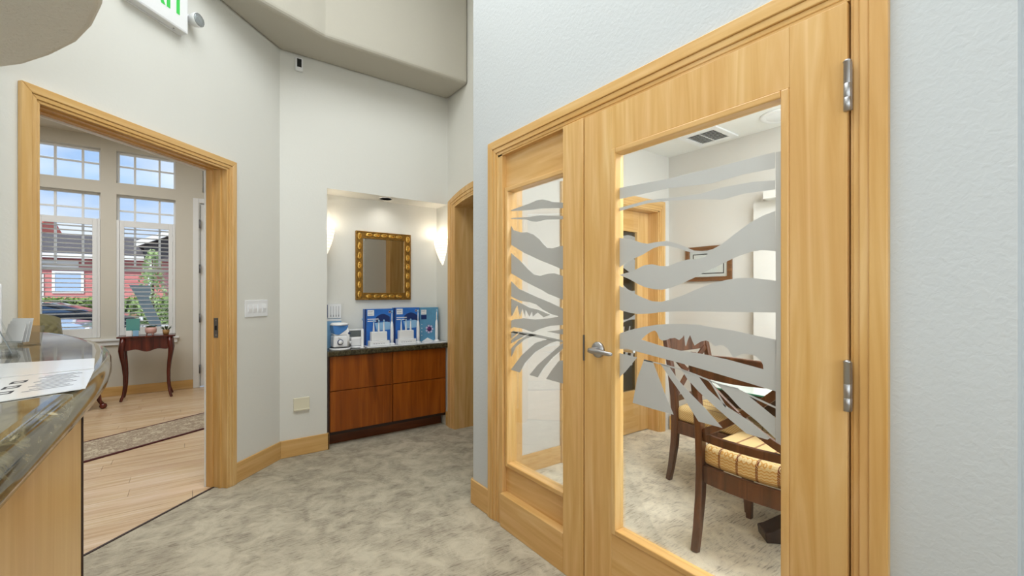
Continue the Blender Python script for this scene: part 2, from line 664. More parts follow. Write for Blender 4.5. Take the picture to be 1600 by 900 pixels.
for q, (a, c, d) in enumerate((((196, 164, 124), (212, 182, 146), (224, 199, 168)), ((191, 158, 118), (208, 177, 140), (221, 194, 160)), ((201, 170, 132), (217, 188, 154), (228, 204, 175)), ((194, 161, 121), (210, 179, 143), (222, 196, 163)))):
    lam.append(wood('laminate_plank', srgb(*a), srgb(*c), srgb(*d), 'x', 1.3, 0.25, 0.4))

# etched film outlines (y, z) on the glass
DOOR_FILM = [[[(1.1779,1.7006),(1.1613,1.6995),(0.9389,1.6889),(0.7395,1.6884),(0.5806,1.6911),(0.5806,1.6426),(0.6707,1.645),(0.7761,1.638),(0.9389,1.6538),(1.1613,1.6539),(1.1779,1.6546)]],[[(1.1779,1.6186),(1.1613,1.619),(1.027,1.6261),(0.9169,1.6166),(0.8142,1.611),(0.7395,1.6182),(0.6447,1.616),(0.58,1.6074),(0.58,1.5802),(0.6707,1.5844),(0.7395,1.5779),(0.8142,1.5927),(0.9389,1.6088),(1.0318,1.6147),(1.1613,1.606),(1.1779,1.6064)]],[[(0.579,1.6895),(0.5617,1.6887),(0.5617,0.8288),(0.579,0.8353)]],[[(1.1773,1.4995),(1.1569,1.4965),(1.1034,1.4864),(1.0603,1.4689),(1.0292,1.4616),(0.9891,1.4642),(0.9457,1.4642),(0.8998,1.4495),(0.8645,1.4324),(0.8389,1.4204),(0.7977,1.4152),(0.7897,1.4058),(0.8389,1.4118),(0.8645,1.4197),(0.8998,1.4334),(0.9364,1.4447),(0.9744,1.4481),(1.0039,1.4423),(1.0499,1.4223),(1.1034,1.4061),(1.1569,1.3821),(1.1773,1.3762)]],[[(1.1773,1.3476),(1.1569,1.3501),(1.1145,1.3575),(1.0763,1.3691),(1.0446,1.3807),(1.0089,1.383),(0.9744,1.3748),(0.941,1.3718),(0.9043,1.3832),(0.8645,1.3908),(0.8222,1.3912),(0.7977,1.3961),(0.7897,1.4058),(0.7977,1.4152),(0.77,1.4205),(0.7393,1.4345),(0.7024,1.46),(0.6498,1.4928),(0.6132,1.5085),(0.58,1.5164),(0.5789,1.3977),(0.6165,1.4041),(0.6498,1.4016),(0.6845,1.3918),(0.7206,1.3779),(0.7583,1.3616),(0.7977,1.3464),(0.8389,1.3267),(0.882,1.31),(0.9271,1.2946),(0.9648,1.2867),(0.9989,1.2891),(1.0395,1.2973),(1.0763,1.3119),(1.1145,1.3306),(1.1569,1.346),(1.1773,1.3469)]],[[(1.1773,1.3093),(1.1569,1.3021),(1.1034,1.279),(1.0551,1.2592),(1.0089,1.2445),(0.9696,1.2429),(0.9271,1.2516),(0.882,1.2661),(0.8389,1.2837),(0.7977,1.2987),(0.7583,1.3111),(0.7206,1.3176),(0.6845,1.3212),(0.6498,1.3209),(0.6165,1.3165),(0.5789,1.3103),(0.5789,1.2163),(0.7206,1.2134),(0.7977,1.2128),(0.9043,1.2102),(0.9744,1.2043),(1.0241,1.197),(1.0763,1.1939),(1.1145,1.1983),(1.1569,1.206),(1.1773,1.21)]],[[(1.1779,1.1084),(1.1585,1.1142),(1.1076,1.1306),(1.0416,1.1472),(0.9843,1.1579),(0.9389,1.1631),(0.8745,1.1666),(0.8142,1.1663),(0.7761,1.1613),(0.7044,1.1553),(0.6383,1.1448),(0.5785,1.1366),(0.5785,0.9835),(0.5829,0.9844),(0.6707,0.9974),(0.7761,1.0126),(0.8703,1.0255),(0.9568,1.0348),(1.0318,1.0435),(1.1261,1.0545),(1.1779,1.0493)],[(1.0565,1.0967),(1.0367,1.1147),(1.0125,1.1307),(0.996,1.1355),(0.9866,1.1285),(0.9773,1.1073),(0.9659,1.1003),(0.9478,1.1038),(0.9344,1.1107),(0.9126,1.1145),(0.8955,1.1082),(0.8828,1.1188),(0.8765,1.128),(0.8724,1.0932),(0.8695,1.0889),(0.8621,1.1129),(0.8539,1.1296),(0.8438,1.107),(0.837,1.0946),(0.822,1.1052),(0.8111,1.1117),(0.7949,1.1156),(0.7798,1.1108),(0.7686,1.1011),(0.7613,1.0993),(0.7503,1.1046),(0.7359,1.1042),(0.7218,1.0951),(0.7096,1.0773),(0.7027,1.0678),(0.6908,1.076),(0.674,1.084),(0.6543,1.0852),(0.6351,1.0807),(0.6225,1.0707),(0.6148,1.0586),(0.6132,1.0441),(0.7218,1.0603),(0.8142,1.0693),(0.8955,1.0719),(0.9659,1.0805)]],[[(1.1779,1.0339),(1.1558,1.0328),(1.0766,1.026),(1.1341,0.9613),(1.1585,0.9404),(1.1779,0.9265)]],[[(1.0441,1.0228),(1.0054,1.0189),(0.9768,0.9585),(0.9576,0.9158),(0.9317,0.8671),(0.9179,0.8394),(1.0039,0.8416),(1.0979,0.8461),(1.0871,0.8926),(1.0763,0.9429)]],[[(0.972,1.0145),(0.9354,1.0093),(0.8998,0.9665),(0.8431,0.9206),(0.7977,0.8871),(0.7393,0.8359),(0.8222,0.8375),(0.882,0.9133),(0.9364,0.973)]],[[(0.8864,1.0046),(0.8222,0.9903),(0.7897,0.9535),(0.7469,0.9238),(0.7206,0.907),(0.6498,0.8762),(0.594,0.8419),(0.602,0.8347),(0.6635,0.8376),(0.7583,0.8954),(0.8222,0.94),(0.8645,0.976)]],[[(0.7849,0.9827),(0.777,0.9813),(0.7262,0.9077),(0.7325,0.9064)]],[[(0.7583,0.9758),(0.688,0.972),(0.6566,0.9556),(0.5795,0.9056),(0.5795,0.8441),(0.5845,0.8478),(0.633,0.8836),(0.6845,0.9146),(0.7206,0.9473)]],[[(0.688,0.972),(0.6532,0.9605),(0.5783,0.9384),(0.5783,0.9327),(0.6566,0.9556)]],[[(1.0446,1.0216),(0.972,1.017),(0.8864,1.0078),(0.8222,0.995),(0.7583,0.9795),(0.688,0.9741),(0.688,0.9705),(0.7583,0.9746),(0.8222,0.9896),(0.8864,1.003),(0.9354,1.0076),(0.972,1.0128),(1.0446,1.0173)]]]
SIDE_FILM = [[[(2.0015,1.7329),(1.9775,1.7348),(1.8719,1.74),(1.7858,1.7443),(1.7206,1.7511),(1.6813,1.7478),(1.6431,1.7366),(1.5987,1.7202),(1.5209,1.7041),(1.5209,1.6786),(1.6813,1.7027),(1.7858,1.7105),(1.8719,1.7207),(1.9775,1.7309),(2.0015,1.7301)]],[[(2.0015,1.6909),(1.9775,1.6915),(1.7858,1.6751),(1.6969,1.6704),(1.5209,1.6409),(1.5209,1.6258),(1.6506,1.6424),(1.7206,1.6403),(1.761,1.6473),(1.8111,1.6646),(1.9775,1.6876),(2.0015,1.6881)]],[[(2.0015,1.6657),(1.9775,1.6543),(1.9261,1.6231),(1.8542,1.6013),(1.8026,1.5964),(1.7528,1.5794),(1.7047,1.5513),(1.6736,1.5232),(1.6431,1.5006),(1.606,1.4949),(1.5699,1.4991),(1.5209,1.5014),(1.5209,1.384),(1.5842,1.4061),(1.7047,1.4452),(1.8282,1.4901),(1.968,1.5451),(2.0015,1.5565)]],[[(2.0015,1.5118),(1.9728,1.5012),(1.9169,1.4805),(1.863,1.45),(1.8003,1.4044),(1.7471,1.3722),(1.6958,1.3639),(1.6367,1.3726),(1.5894,1.3727),(1.5259,1.3562),(1.5259,1.2433),(1.6367,1.2732),(1.6858,1.2926),(1.8221,1.3377),(1.9789,1.3878),(1.9974,1.3936)]],[[(1.9974,1.3526),(1.9789,1.345),(1.8783,1.3011),(1.7367,1.2601),(1.6176,1.2291),(1.5259,1.2014),(1.5259,1.1243),(1.6176,1.1159),(1.6858,1.0991),(1.7575,1.0747),(1.8555,1.0885),(1.9248,1.0911),(1.9789,1.0807),(1.9974,1.0774),(1.9974,1.1248),(1.9224,1.1326),(1.8332,1.1436),(1.7367,1.1406),(1.6176,1.153),(1.56,1.1642),(1.6176,1.1744),(1.6758,1.1929),(1.7263,1.2176),(1.7787,1.2287),(1.8669,1.2356),(1.913,1.249),(1.9728,1.2593),(1.9974,1.2614)]],[[(1.9974,1.2499),(1.9728,1.2472),(1.8669,1.2253),(1.7787,1.1993),(1.7161,1.1931),(1.6176,1.1694),(1.6709,1.1558),(1.7161,1.1774),(1.7554,1.1562),(1.7628,1.1805),(1.7841,1.1531),(1.8166,1.1902),(1.8199,1.1496),(1.8443,1.1949),(1.8669,1.149),(1.8897,1.2111),(1.9366,1.1531),(1.9704,1.1503),(1.9974,1.1493)]],[[(1.9974,1.0199),(1.9789,1.0236),(1.8783,1.0649),(1.9248,1.0701),(1.9974,1.0616)]],[[(1.9974,0.9933),(1.9789,0.9986),(1.8057,1.0599),(1.8669,1.0637),(1.9789,1.0164),(1.9974,1.0099)]],[[(1.9974,0.9071),(1.9789,0.92),(1.9013,0.9847),(1.8221,1.033),(1.7263,1.0625),(1.7787,1.0646),(1.8783,1.0214),(1.9789,0.97),(1.9974,0.961)]],[[(1.9667,0.8539),(1.8669,0.8505),(1.8221,0.9077),(1.7367,0.9744),(1.6176,1.0311),(1.571,1.0445),(1.6367,1.0496),(1.7367,1.0204),(1.8555,0.9412)]],[[(1.7841,0.8491),(1.7161,0.8475),(1.666,0.9051),(1.5988,0.9641),(1.5438,1.001),(1.5259,1.015),(1.5259,1.0423),(1.5528,1.0246),(1.6367,0.966),(1.7161,0.9114)]],[[(1.6513,0.8497),(1.5259,0.8462),(1.5259,0.9573),(1.5573,0.9504),(1.6082,0.9003)]],[[(1.6464,1.0857),(1.5259,1.0788),(1.5259,1.1061),(1.5802,1.0952)]],[[(1.9974,1.063),(1.8783,1.0698),(1.7367,1.0663),(1.5438,1.053),(1.5259,1.0514),(1.5259,1.0423),(1.6367,1.0464),(1.8221,1.0547),(1.9974,1.0602)]]]

# ================================================================== THE SETTING
white_ceil = paint('white_ceiling_paint', srgb(238, 238, 234), .1, 60)
LW = (0.546, 3.779, 0.0)      # corner where the 45-degree wall meets the niche wall
R45 = PI / 4
TOP = 4.35


def off45(s, d):
    """point at s along the 45-degree wall, d behind its hall face"""
    k = math.sqrt(.5)
    return (LW[0] + s * k - d * k, LW[1] + s * k + d * k)


def smb(name, m, mat, label, cat, **kw):
    o = m.build(name, mat, **kw)
    if 'loc' not in kw:
        recentre(o)
    return struct(o, label, cat)


# floors
smb('floor', MB().prism([(-3.3, -3.1), (1.45, -3.1), (1.45, 2.36), (1.71, 2.62), (2.19, 2.62), (2.19, 4.12), (.484, 4.12), off45(0, .088), off45(-5.5, .088)], 'z', -.04, 0),
    carpet_hall, 'beige patterned carpet of the hall between the counter and the glazed door', 'carpet floor')
smb('floor', MB().prism([(1.45, -1.3), (3.76, -1.3), (3.76, 2.62), (1.71, 2.62), (1.45, 2.36)], 'z', -.04, 0), carpet_meet, 'beige patterned carpet under the dining chairs behind the glazed door', 'carpet floor')
smb('floor', MB().box(2.19, 3.9, 2.62, 4.4, -.04, 0), carpet_hall, 'strip of carpet in the dim room beyond the arched opening', 'carpet floor')

# sun room floor: laminate planks, every plank a piece
fl = thing('floor', 'pale laminate plank floor of the sun room with the side table', 'plank floor', (-1.5, 5.0, 0), kind='structure')
MB().prism([off45(.1, .097), (.6, 4.15), (1.1, 4.15), (1.1, 7.36), (-4.2, 7.36), off45(-6.7, .097)], 'z', -.04, -.010).build('underlay', dark_gap, fl, world=True)


def clip45(poly):
    lim = LW[1] - LW[0] + .099 * math.sqrt(2)
    out = []
    for i in range(len(poly)):
        a, b = poly[i], poly[(i + 1) % len(poly)]
        da, db = a[1] - a[0] - lim, b[1] - b[0] - lim
        if da >= 0:
            out.append(a)
        if da * db < 0:
            t = da / (da - db)
            out.append((a[0] + t * (b[0] - a[0]), a[1] + t * (b[1] - a[1])))
    return out


row = 0
y = 2.0
while y < 7.34:
    x = -3.4 - random.random() * 1.1
    w = .126
    while x < 1.08:
        L = random.choice((.9, 1.1, 1.25, 1.4))
        a, b = max(x, -3.4), min(x + L, 1.09)
        if b - a > .08:
            p = clip45([(a + .0009, y + .0009), (b - .0009, y + .0009), (b - .0009, min(y + w, 7.345) - .0009), (a + .0009, min(y + w, 7.345) - .0009)])
            if len(p) > 2:
                MB().prism(p, 'z', -.009, random.uniform(-.0006, 0)).build('plank', random.choice(lam), fl, world=True)
        x += L
    y += w

# metal edge strip between carpet and laminate
st = MB().box(-1.524, -.517, .086, .100, -.01, .004).build('threshold_strip', dark_gap, loc=LW, rotz=R45)
struct(st, 'thin dark edge strip between the carpet and the laminate in the doorway', 'threshold')

# walls
smb('wall_left', MB().prism([(-6.8, 0), (-1.537, 0), (-1.537, 2.107), (-.504, 2.107), (-.504, 0), (0, 0), (0, TOP), (-6.8, TOP)], 'y', 0, .15), wall_warm,
    'warm grey angled wall with the wide wooden doorway to the sun room', 'wall', loc=LW, rotz=R45)
smb('wall_back', MB().prism([(.546, 0), (.893, 0), (.893, 2.14), (2.0, 2.14), (2.0, TOP), (.546, TOP)], 'y', 3.78, 4.02).box(.40, 2.0, 4.02, 4.15, 0, TOP), wall_warm,
    'warm grey wall with the lit niche for the mirror and cabinet', 'wall')
arc = [(3.175 + u, 2.164 - .28 * u * u) for u in [.465 - .93 * k / 20 for k in range(21)]]
smb('wall_passage', MB().prism([(2.62, 0), (2.71, 0)] + [(p[0], p[1]) for p in reversed(arc)] + [(3.64, 0), (4.3, 0), (4.3, TOP), (2.62, TOP)], 'x', 2.0, 2.19), wall_warm,
    'narrow warm grey wall with the arched wooden opening beside the niche', 'wall')
smb('wall_right', MB().prism([(.11, 0), (.375, 0), (.375, 2.075), (2.0, 2.075), (2.0, 0), (2.289, 0), (2.289, TOP), (.11, TOP)], 'x', 1.385, 1.515), wall_cool,
    'cool white textured wall around the glazed maple door', 'wall')
smb('wall_right', MB().box(1.45, 1.58, -3.1, .11, 0, TOP), wall_cool, 'cool white wall set back beyond the corner right of the maple door', 'wall')
smb('wall_corner', MB().prism([(1.385, 2.289), (1.515, 2.289), (1.67, 2.45), (1.716, 2.45), (1.716, 2.62)], 'z', 0, TOP), wall_cool,
    'cut off corner of the meeting room wall', 'wall')
smb('wall_meeting_left', MB().prism([(1.70, 0), (2.33, 0), (2.33, 2.05), (3.49, 2.05), (3.49, 0), (3.76, 0), (3.76, TOP), (1.70, TOP)], 'y', 2.45, 2.62), wall_cream,
    'cream meeting room wall seen through the glass with a second glazed door', 'wall')
smb('wall_meeting_back', MB().box(3.634, 3.76, -1.3, 2.45, 0, 2.7), wall_cream, 'cream meeting room wall with the framed certificate', 'wall')
smb('wall_meeting_front', MB().box(1.45, 3.76, -1.4, -1.3, 0, 2.7), wall_cream, 'cream end wall of the meeting room', 'wall')
smb('wall_chase', MB().box(3.56, 3.634, .2, 1.645, 0, 1.985).box(3.46, 3.634, .2, 1.53, 1.985, 2.10), wall_cream, 'pale wall projection with a ledge right of the framed certificate', 'wall')
smb('wall_behind', MB().box(-3.3, 1.45, -3.15, -3.05, 0, TOP), wall_warm, 'warm grey wall behind the viewer', 'wall')
smb('wall_far_left', MB().box(-3.3, -3.2, -3.05, -.1, 0, TOP), wall_warm, 'warm grey wall behind the reception counter', 'wall')
smb('wall_store_back', MB().box(2.19, 3.9, 4.3, 4.4, 0, 2.7).box(3.8, 3.9, 2.62, 4.3, 0, 2.7), wall_sand, 'dim wall of the room beyond the arched opening', 'wall')

WX = ((-1.49, -.911), (-.765, -.177))
holes = []
for a, b in WX:
    holes.append([(a, .735), (b, .735), (b, 2.53), (a, 2.53)])
    holes.append([(a, 2.67), (b, 2.67), (b, 3.075), (a, 3.075)])
holes.append([(.115, 2.67), (.95, 2.67), (.95, 3.05), (.115, 3.05)])
smb('wall_window', MB().prism([(-4.2, 0), (.075, 0), (.075, 2.52), (.985, 2.52), (.985, 0), (1.2, 0), (1.2, 3.4), (-4.2, 3.4)], 'y', 7.35, 7.51, holes), wall_sand,
    'sand coloured sun room wall pierced by the shuttered windows', 'wall')
smb('wall_sun_room', MB().box(1.1, 1.2, 4.15, 7.35, 0, 3.4), wall_sand, 'sand coloured side wall of the sun room', 'wall')
smb('wall_sun_room', MB().box(-4.3, -4.2, -1.2, 7.35, 0, 3.4), wall_sand, 'sand coloured far end wall of the sun room', 'wall')

# ceilings
smb('ceiling', MB().box(-3.3, 2.19, -3.1, 4.15, 4.30, 4.42), ceil_paint, 'high ceiling of the hall', 'ceiling')
cb = MB().prism([(2.0, 3.78), (.546, 3.78), off45(-.05, 0), off45(-5.2, 0), (-3.0, -.30), (.05, 3.10), (.79, 3.39), (2.0, 3.39)], 'z', 3.153, 4.30)
smb('ceiling', cb, ceil_paint, 'lowered ceiling band along the niche wall and angled wall', 'ceiling', bevel=.035, seg=4)
smb('ceiling', MB().box(1.515, 3.76, -1.4, 2.45, 2.56, 2.68), white_ceil, 'white meeting room ceiling with the air vent', 'ceiling')
smb('ceiling', MB().box(2.19, 3.9, 2.62, 4.4, 2.6, 2.7), ceil_paint, 'ceiling of the dim room beyond the arch', 'ceiling')
smb('ceiling', MB().prism([(-4.2, -.5), off45(-6.6, .15), off45(0, .15), (1.2, 4.15), (1.2, 7.51), (-4.2, 7.51)], 'z', 3.23, 3.36), wall_sand, 'sun room ceiling seen over the doorway', 'ceiling')

# curved soffit over the reception counter
sof = [(-.205, -2.0), (-.205, 1.2), (-.207, 1.55), (-.213, 1.774), (-.223, 1.835), (-.265, 1.987), (-.327, 2.147), (-.422, 2.32), (-.517, 2.462), (-.604, 2.557), (-.70, 2.51), (-2.4, .80), (-2.4, -2.0)]
smb('ceiling', MB().prism(sof, 'z', 2.15, 4.30), soffit_paint, 'rounded lowered soffit with textured underside above the reception counter', 'soffit', bevel=.02, seg=3)


# wooden casings --------------------------------------------------------
BANDS = ((0, .52, .022), (.52, .80, .017), (.80, 1.0, .011))


def casing(parent, o0, o1, oz, i0, i1, iz, axis, face, out, names=('side_casing', 'head_casing'), mats=None, **kw):
    """stepped, mitred door casing: o = outer edges, i = inner edges, on plane `face`, projecting by out*depth"""
    mv, mh = mats
    sides = [MB(), MB(), MB()]
    for t0, t1, d in BANDS:
        def L(t):
            return (o0 + (i0 - o0) * t, o1 + (i1 - o1) * t, oz + (iz - oz) * t)
        a, b = L(t0), L(t1)
        d0, d1 = sorted((face, face + out * d))
        sides[0].prism([(a[0], 0), (b[0], 0), (b[0], b[2]), (a[0], a[2])], axis, d0, d1)
        sides[1].prism([(a[1], 0), (b[1], 0), (b[1], b[2]), (a[1], a[2])], axis, d0, d1)
        sides[2].prism([(a[0], a[2]), (b[0], b[2]), (b[1], b[2]), (a[1], a[2])], axis, d0, d1)
    sides[0].build(names[0], mv, parent, **kw)
    sides[1].build(names[0], mv, parent, **kw)
    sides[2].build(names[1], mh, parent, **kw)


# doorway to the sun room
t1 = thing('trim_1', 'wide maple casing around the doorway to the sun room', 'door casing', LW, R45, kind='structure')
casing(t1, -1.592, -.449, 2.152, -1.522, -.519, 2.084, 'y', 0, -1, mats=(maple_z, maple_x), bevel=.003)
for a, b in ((-1.538, -1.524), (-.517, -.503)):
    MB().box(a, b, .0, .15, 0, 2.094).build('jamb_lining', maple_z, t1, bevel=.002)
MB().box(-1.524, -.517, 0, .15, 2.094, 2.108).build('head_lining', maple_x, t1)
for a, b in ((-1.524, -1.516), (-.525, -.517)):
    MB().box(a, b, .035, .05, 0, 2.094).build('stop', maple_z, t1)
for a, b in ((-1.524, -1.516), (-.525, -.517)):
    MB().box(a, b, .095, .11, 0, 2.094).build('stop', maple_z, t1)
MB().box(-1.516, -.525, .035, .05, 2.086, 2.094).build('stop', maple_x, t1)
MB().box(-1.516, -.525, .095, .11, 2.086, 2.094).build('stop', maple_x, t1)
casing(t1, -1.592, -.449, 2.152, -1.522, -.519, 2.084, 'y', .15, 1, mats=(white_paint, white_paint), names=('rear_side_casing', 'rear_head_casing'))
sp = MB().box(-.5195, -.5165, .058, .089, .985, 1.115).build('strike_plate', steel_d, t1, label='steel strike plate')
MB().box(-.5205, -.5185, .066, .081, 1.035, 1.065).build('latch_hole', black_pl, sp)
MB().lathe([(.004, -.5206), (.005, -.5195)], (0, .0735, 1.098), 8, axis='x').lathe([(.004, -.5206), (.005, -.5195)], (0, .0735, 1.002), 8, axis='x').build('screw', steel, sp)

# arched opening
t2 = thing('trim_2', 'arched maple casing beside the niche, cut off by the white corner', 'door casing', (1.99, 3.175, 0), kind='structure')


def archpts(hw, zt, k, n=24):
    return [(3.175 + u, zt - k * u * u) for u in [-hw + 2 * hw * q / n for q in range(n + 1)]]


for t0, t1_, d in BANDS:
    def ring(t):
        return archpts(.567 + (.468 - .567) * t, 2.263 + (2.166 - 2.263) * t, .334 + (.28 - .334) * t)
    A, B = ring(t0), ring(t1_)
    m = MB()
    m.prism([(A[0][0], 0)] + A + [(A[-1][0], 0), (B[-1][0], 0)] + list(reversed(B)) + [(B[0][0], 0)], 'x', 2.0 - d, 2.0)
    m.build('arched_casing', maple_z, t2, world=True)
A, B = archpts(.466, 2.165, .28), archpts(.450, 2.149, .28)
MB().prism([(A[0][0], 0)] + A + [(A[-1][0], 0), (B[-1][0], 0)] + list(reversed(B)) + [(B[0][0], 0)], 'x', 1.99, 2.20).build('jamb_lining', maple_z, t2, world=True)

# door frame of the meeting room
t3 = thing('trim_3', 'maple frame around the etched glass door and its sidelight', 'door casing', (1.385, 1.2, 0), kind='structure')
casing(t3, .315, 2.097, 2.128, .388, 2.008, 2.042, 'x', 1.385, -1, mats=(maple_z, maple_y), bevel=.003, world=True)
for a, b in ((1.969, 2.012), (.360, .3925)):
    MB().box(1.377, 1.515, a, b, 0, 2.05).build('jamb_lining', maple_z, t3, world=True)
MB().box(1.377, 1.515, .360, 2.012, 2.034, 2.076).build('head_lining', maple_y, t3, world=True)
MB().box(1.362, 1.515, 1.340, 1.467, 0, 2.034).build('mullion_post', maple_z, t3, world=True, bevel=.003)
MB().box(1.42, 1.435, .3925, 1.34, 2.020, 2.034).box(1.42, 1.435, .3925, .4065, 0, 2.02).box(1.42, 1.435, 1.326, 1.34, 0, 2.02).build('door_stop', maple_z, t3, world=True)
casing(t3, .315, 2.097, 2.128, .388, 2.008, 2.042, 'x', 1.515, 1, mats=(maple_z, maple_y), world=True, names=('rear_side_casing', 'rear_head_casing'))

# sidelight
sl = thing('window_1', 'narrow etched glass sidelight left of the maple door', 'sidelight', (1.42, 1.718, 0), kind='structure')
MB().box(1.362, 1.50, 1.467, 1.969, 0, .182).build('sill_block', maple_y, sl, world=True, bevel=.003)
MB().box(1.405, 1.445, 1.467, 1.969, .182, .322).build('bottom_panel', maple_y, sl, world=True)
MB().box(1.405, 1.445, 1.467, 1.969, 1.858, 2.034).build('top_panel', maple_y, sl, world=True)
for (ya, yb, za, zb) in ((1.967, 1.945, .322, 1.858), (1.467, 1.489, .322, 1.858)):
    MB().box(1.392, 1.45, min(ya, yb), max(ya, yb), za, zb).build('glazing_bead', maple_z, sl, world=True, bevel=.004)
for za, zb in ((.322, .346), (1.834, 1.858)):
    MB().box(1.392, 1.45, 1.489, 1.945, za, zb).build('glazing_bead', maple_y, sl, world=True, bevel=.004)
pn = MB().box(1.4215, 1.4265, 1.485, 1.95, .342, 1.838).build('pane', glass, sl, world=True)


def film(polys, x0, x1, parent, ymin, ymax):
    m = MB()
    for poly in polys:
        rings = [[(min(max(p[0], ymin), ymax), p[1]) for p in r] for r in poly]
        m.prism(rings[0], 'x', x0, x1, rings[1:])
    o = m.build('frosted_film', frost, parent, world=True, label='frosted landscape pattern of hills and vineyard rows')
    return o


film(SIDE_FILM, 1.4208, 1.4213, sl, 1.487, 1.948)

# the etched glass door
d1 = thing('door_1', 'maple door with a tall etched glass pane, closed, right foreground', 'door', (1.39, .865, 0), kind='structure')
X0, X1 = 1.3655, 1.4105
MB().box(X0, X1, 1.184, 1.3345, .008, 2.028).build('stile', maple_z, d1, world=True, bevel=.0015)
MB().box(X0, X1, .3975, .533, .008, 2.028).build('stile', maple_z, d1, world=True, bevel=.0015)
MB().box(X0, X1, .533, 1.184, 1.856, 2.028).build('top_rail', maple_z, d1, world=True, bevel=.0015)
MB().box(X0, X1, .533, 1.184, .008, .306).build('bottom_rail', maple_y, d1, world=True, bevel=.0015)
for ya, yb in ((1.162, 1.184), (.533, .555)):
    MB().box(X0 - .004, X1 + .004, ya, yb, .306, 1.856).build('glazing_bead', maple_z, d1, world=True, bevel=.004)
for za, zb in ((.306, .328), (1.834, 1.856)):
    MB().box(X0 - .004, X1 + .004, .555, 1.162, za, zb).build('glazing_bead', maple_y, d1, world=True, bevel=.004)
MB().box(1.3905, 1.3955, .553, 1.164, .326, 1.836).build('pane', glass, d1, world=True)
film(DOOR_FILM, 1.3898, 1.3903, d1, .554, 1.163)
# lever handles on both faces
for sgn, xf in ((-1, X0), (1, X1)):
    rose = MB().lathe([(.0, sgn * .013), (.030, sgn * .012), (.033, sgn * .007), (.033, 0)], (xf, 1.252, 1.040), 28, axis='x').build('handle_rose', steel, d1, world=True)
    lv = MB().tube([(xf + sgn * .010, 1.252, 1.040), (xf + sgn * .048, 1.252, 1.040)], .011, 14)
    lv.tube([(xf + sgn * .048, 1.262, 1.040), (xf + sgn * .052, 1.245, 1.040), (xf + sgn * .052, 1.20, 1.039), (xf + sgn * .050, 1.155, 1.036), (xf + sgn * .046, 1.142, 1.036)], [.010, .0125, .010, .0085, .006], 14, sx=.8)
    lv.build('lever', steel, rose, world=True)
MB().box(1.3605, 1.3655, 1.3310, 1.3385, .985, 1.095).build('latch_plate', steel_d, d1, world=True, label='steel latch plate')
for zc in (1.805, 1.033, .26):
    h = MB().lathe([(.0, -.064), (.0085, -.063), (.0085, -.030), (.0080, -.0295), (.0085, -.029), (.0085, .006), (.0080, .0065), (.0085, .007), (.0085, .062), (.010, .063), (.006, .068), (0, .069)], (1.357, .3945, zc), 16)
    h.box(1.361, 1.3655, .386, .403, zc - .062, zc + .062)
    h.build('hinge', steel, d1, world=True, label='steel hinge knuckle')

# second etched glass door across the meeting room
t4 = thing('trim_4', 'maple casing around the second glazed door seen through the glass', 'door casing', (2.91, 2.45, 0), kind='structure')
casing(t4, 2.245, 3.548, 2.125, 2.33, 3.485, 2.04, 'y', 2.45, -1, mats=(maple_z, maple_x), world=True)
for a, b in ((2.325, 2.35), (3.47, 3.495)):
    MB().box(a, b, 2.45, 2.62, 0, 2.04).build('jamb_lining', maple_z, t4, world=True)
MB().box(2.325, 3.495, 2.45, 2.62, 2.03, 2.055).build('head_lining', maple_x, t4, world=True)
d2 = thing('door_2', 'second maple door with a dark etched glass pane, across the meeting room', 'door', (2.91, 2.58, 0), kind='structure')
Y0, Y1 = 2.56, 2.605
MB().box(2.352, 2.50, Y0, Y1, .008, 2.028).build('stile', maple_z, d2, world=True)
MB().box(3.32, 3.468, Y0, Y1, .008, 2.028).build('stile', maple_z, d2, world=True)
MB().box(2.50, 3.32, Y0, Y1, 1.86, 2.028).build('top_rail', maple_x, d2, world=True)
MB().box(2.50, 3.32, Y0, Y1, .008, .37).build('bottom_rail', maple_x, d2, world=True)
for ya, yb in ((2.50, 2.52), (3.30, 3.32)):
    MB().box(ya, yb, Y0 - .005, Y1, .37, 1.86).build('glazing_bead', maple_z, d2, world=True)
for za, zb in ((.37, .39), (1.84, 1.86)):
    MB().box(2.52, 3.30, Y0 - .005, Y1, za, zb).build('glazing_bead', maple_x, d2, world=True)
MB().box(2.515, 3.305, 2.580, 2.585, .385, 1.845).build('pane', glass_dim, d2, world=True)
m = MB()
for k, (z0, z1, am) in enumerate(((1.70, 1.78, .03), (1.48, 1.62, .05), (1.22, 1.36, .06), (1.00, 1.08, .04))):
    up = [(2.52 + .78 * q / 16, z1 + am * math.sin(q * .55 + k * 1.3)) for q in range(17)]
    lo = [(2.52 + .78 * q / 16, z0 + am * math.sin(q * .45 + k * 2.1 + 1)) for q in range(17)]
    m.prism(up + list(reversed(lo)), 'y', 2.5790, 2.5795)
for k in range(9):
    x = 2.56 + k * .082
    m.prism([(x, .62), (x + .045, .62), (x + .10, .98), (x + .085, .98)], 'y', 2.5790, 2.5795)
m.build('frosted_film', frost, d2, world=True)

# baseboards -----------------------------------------------------------
def base(name, m, mat, label, **kw):
    o = m.build(name, mat, bevel=.004, **kw)
    if 'loc' not in kw:
        recentre(o)
    struct(o, label, 'baseboard')


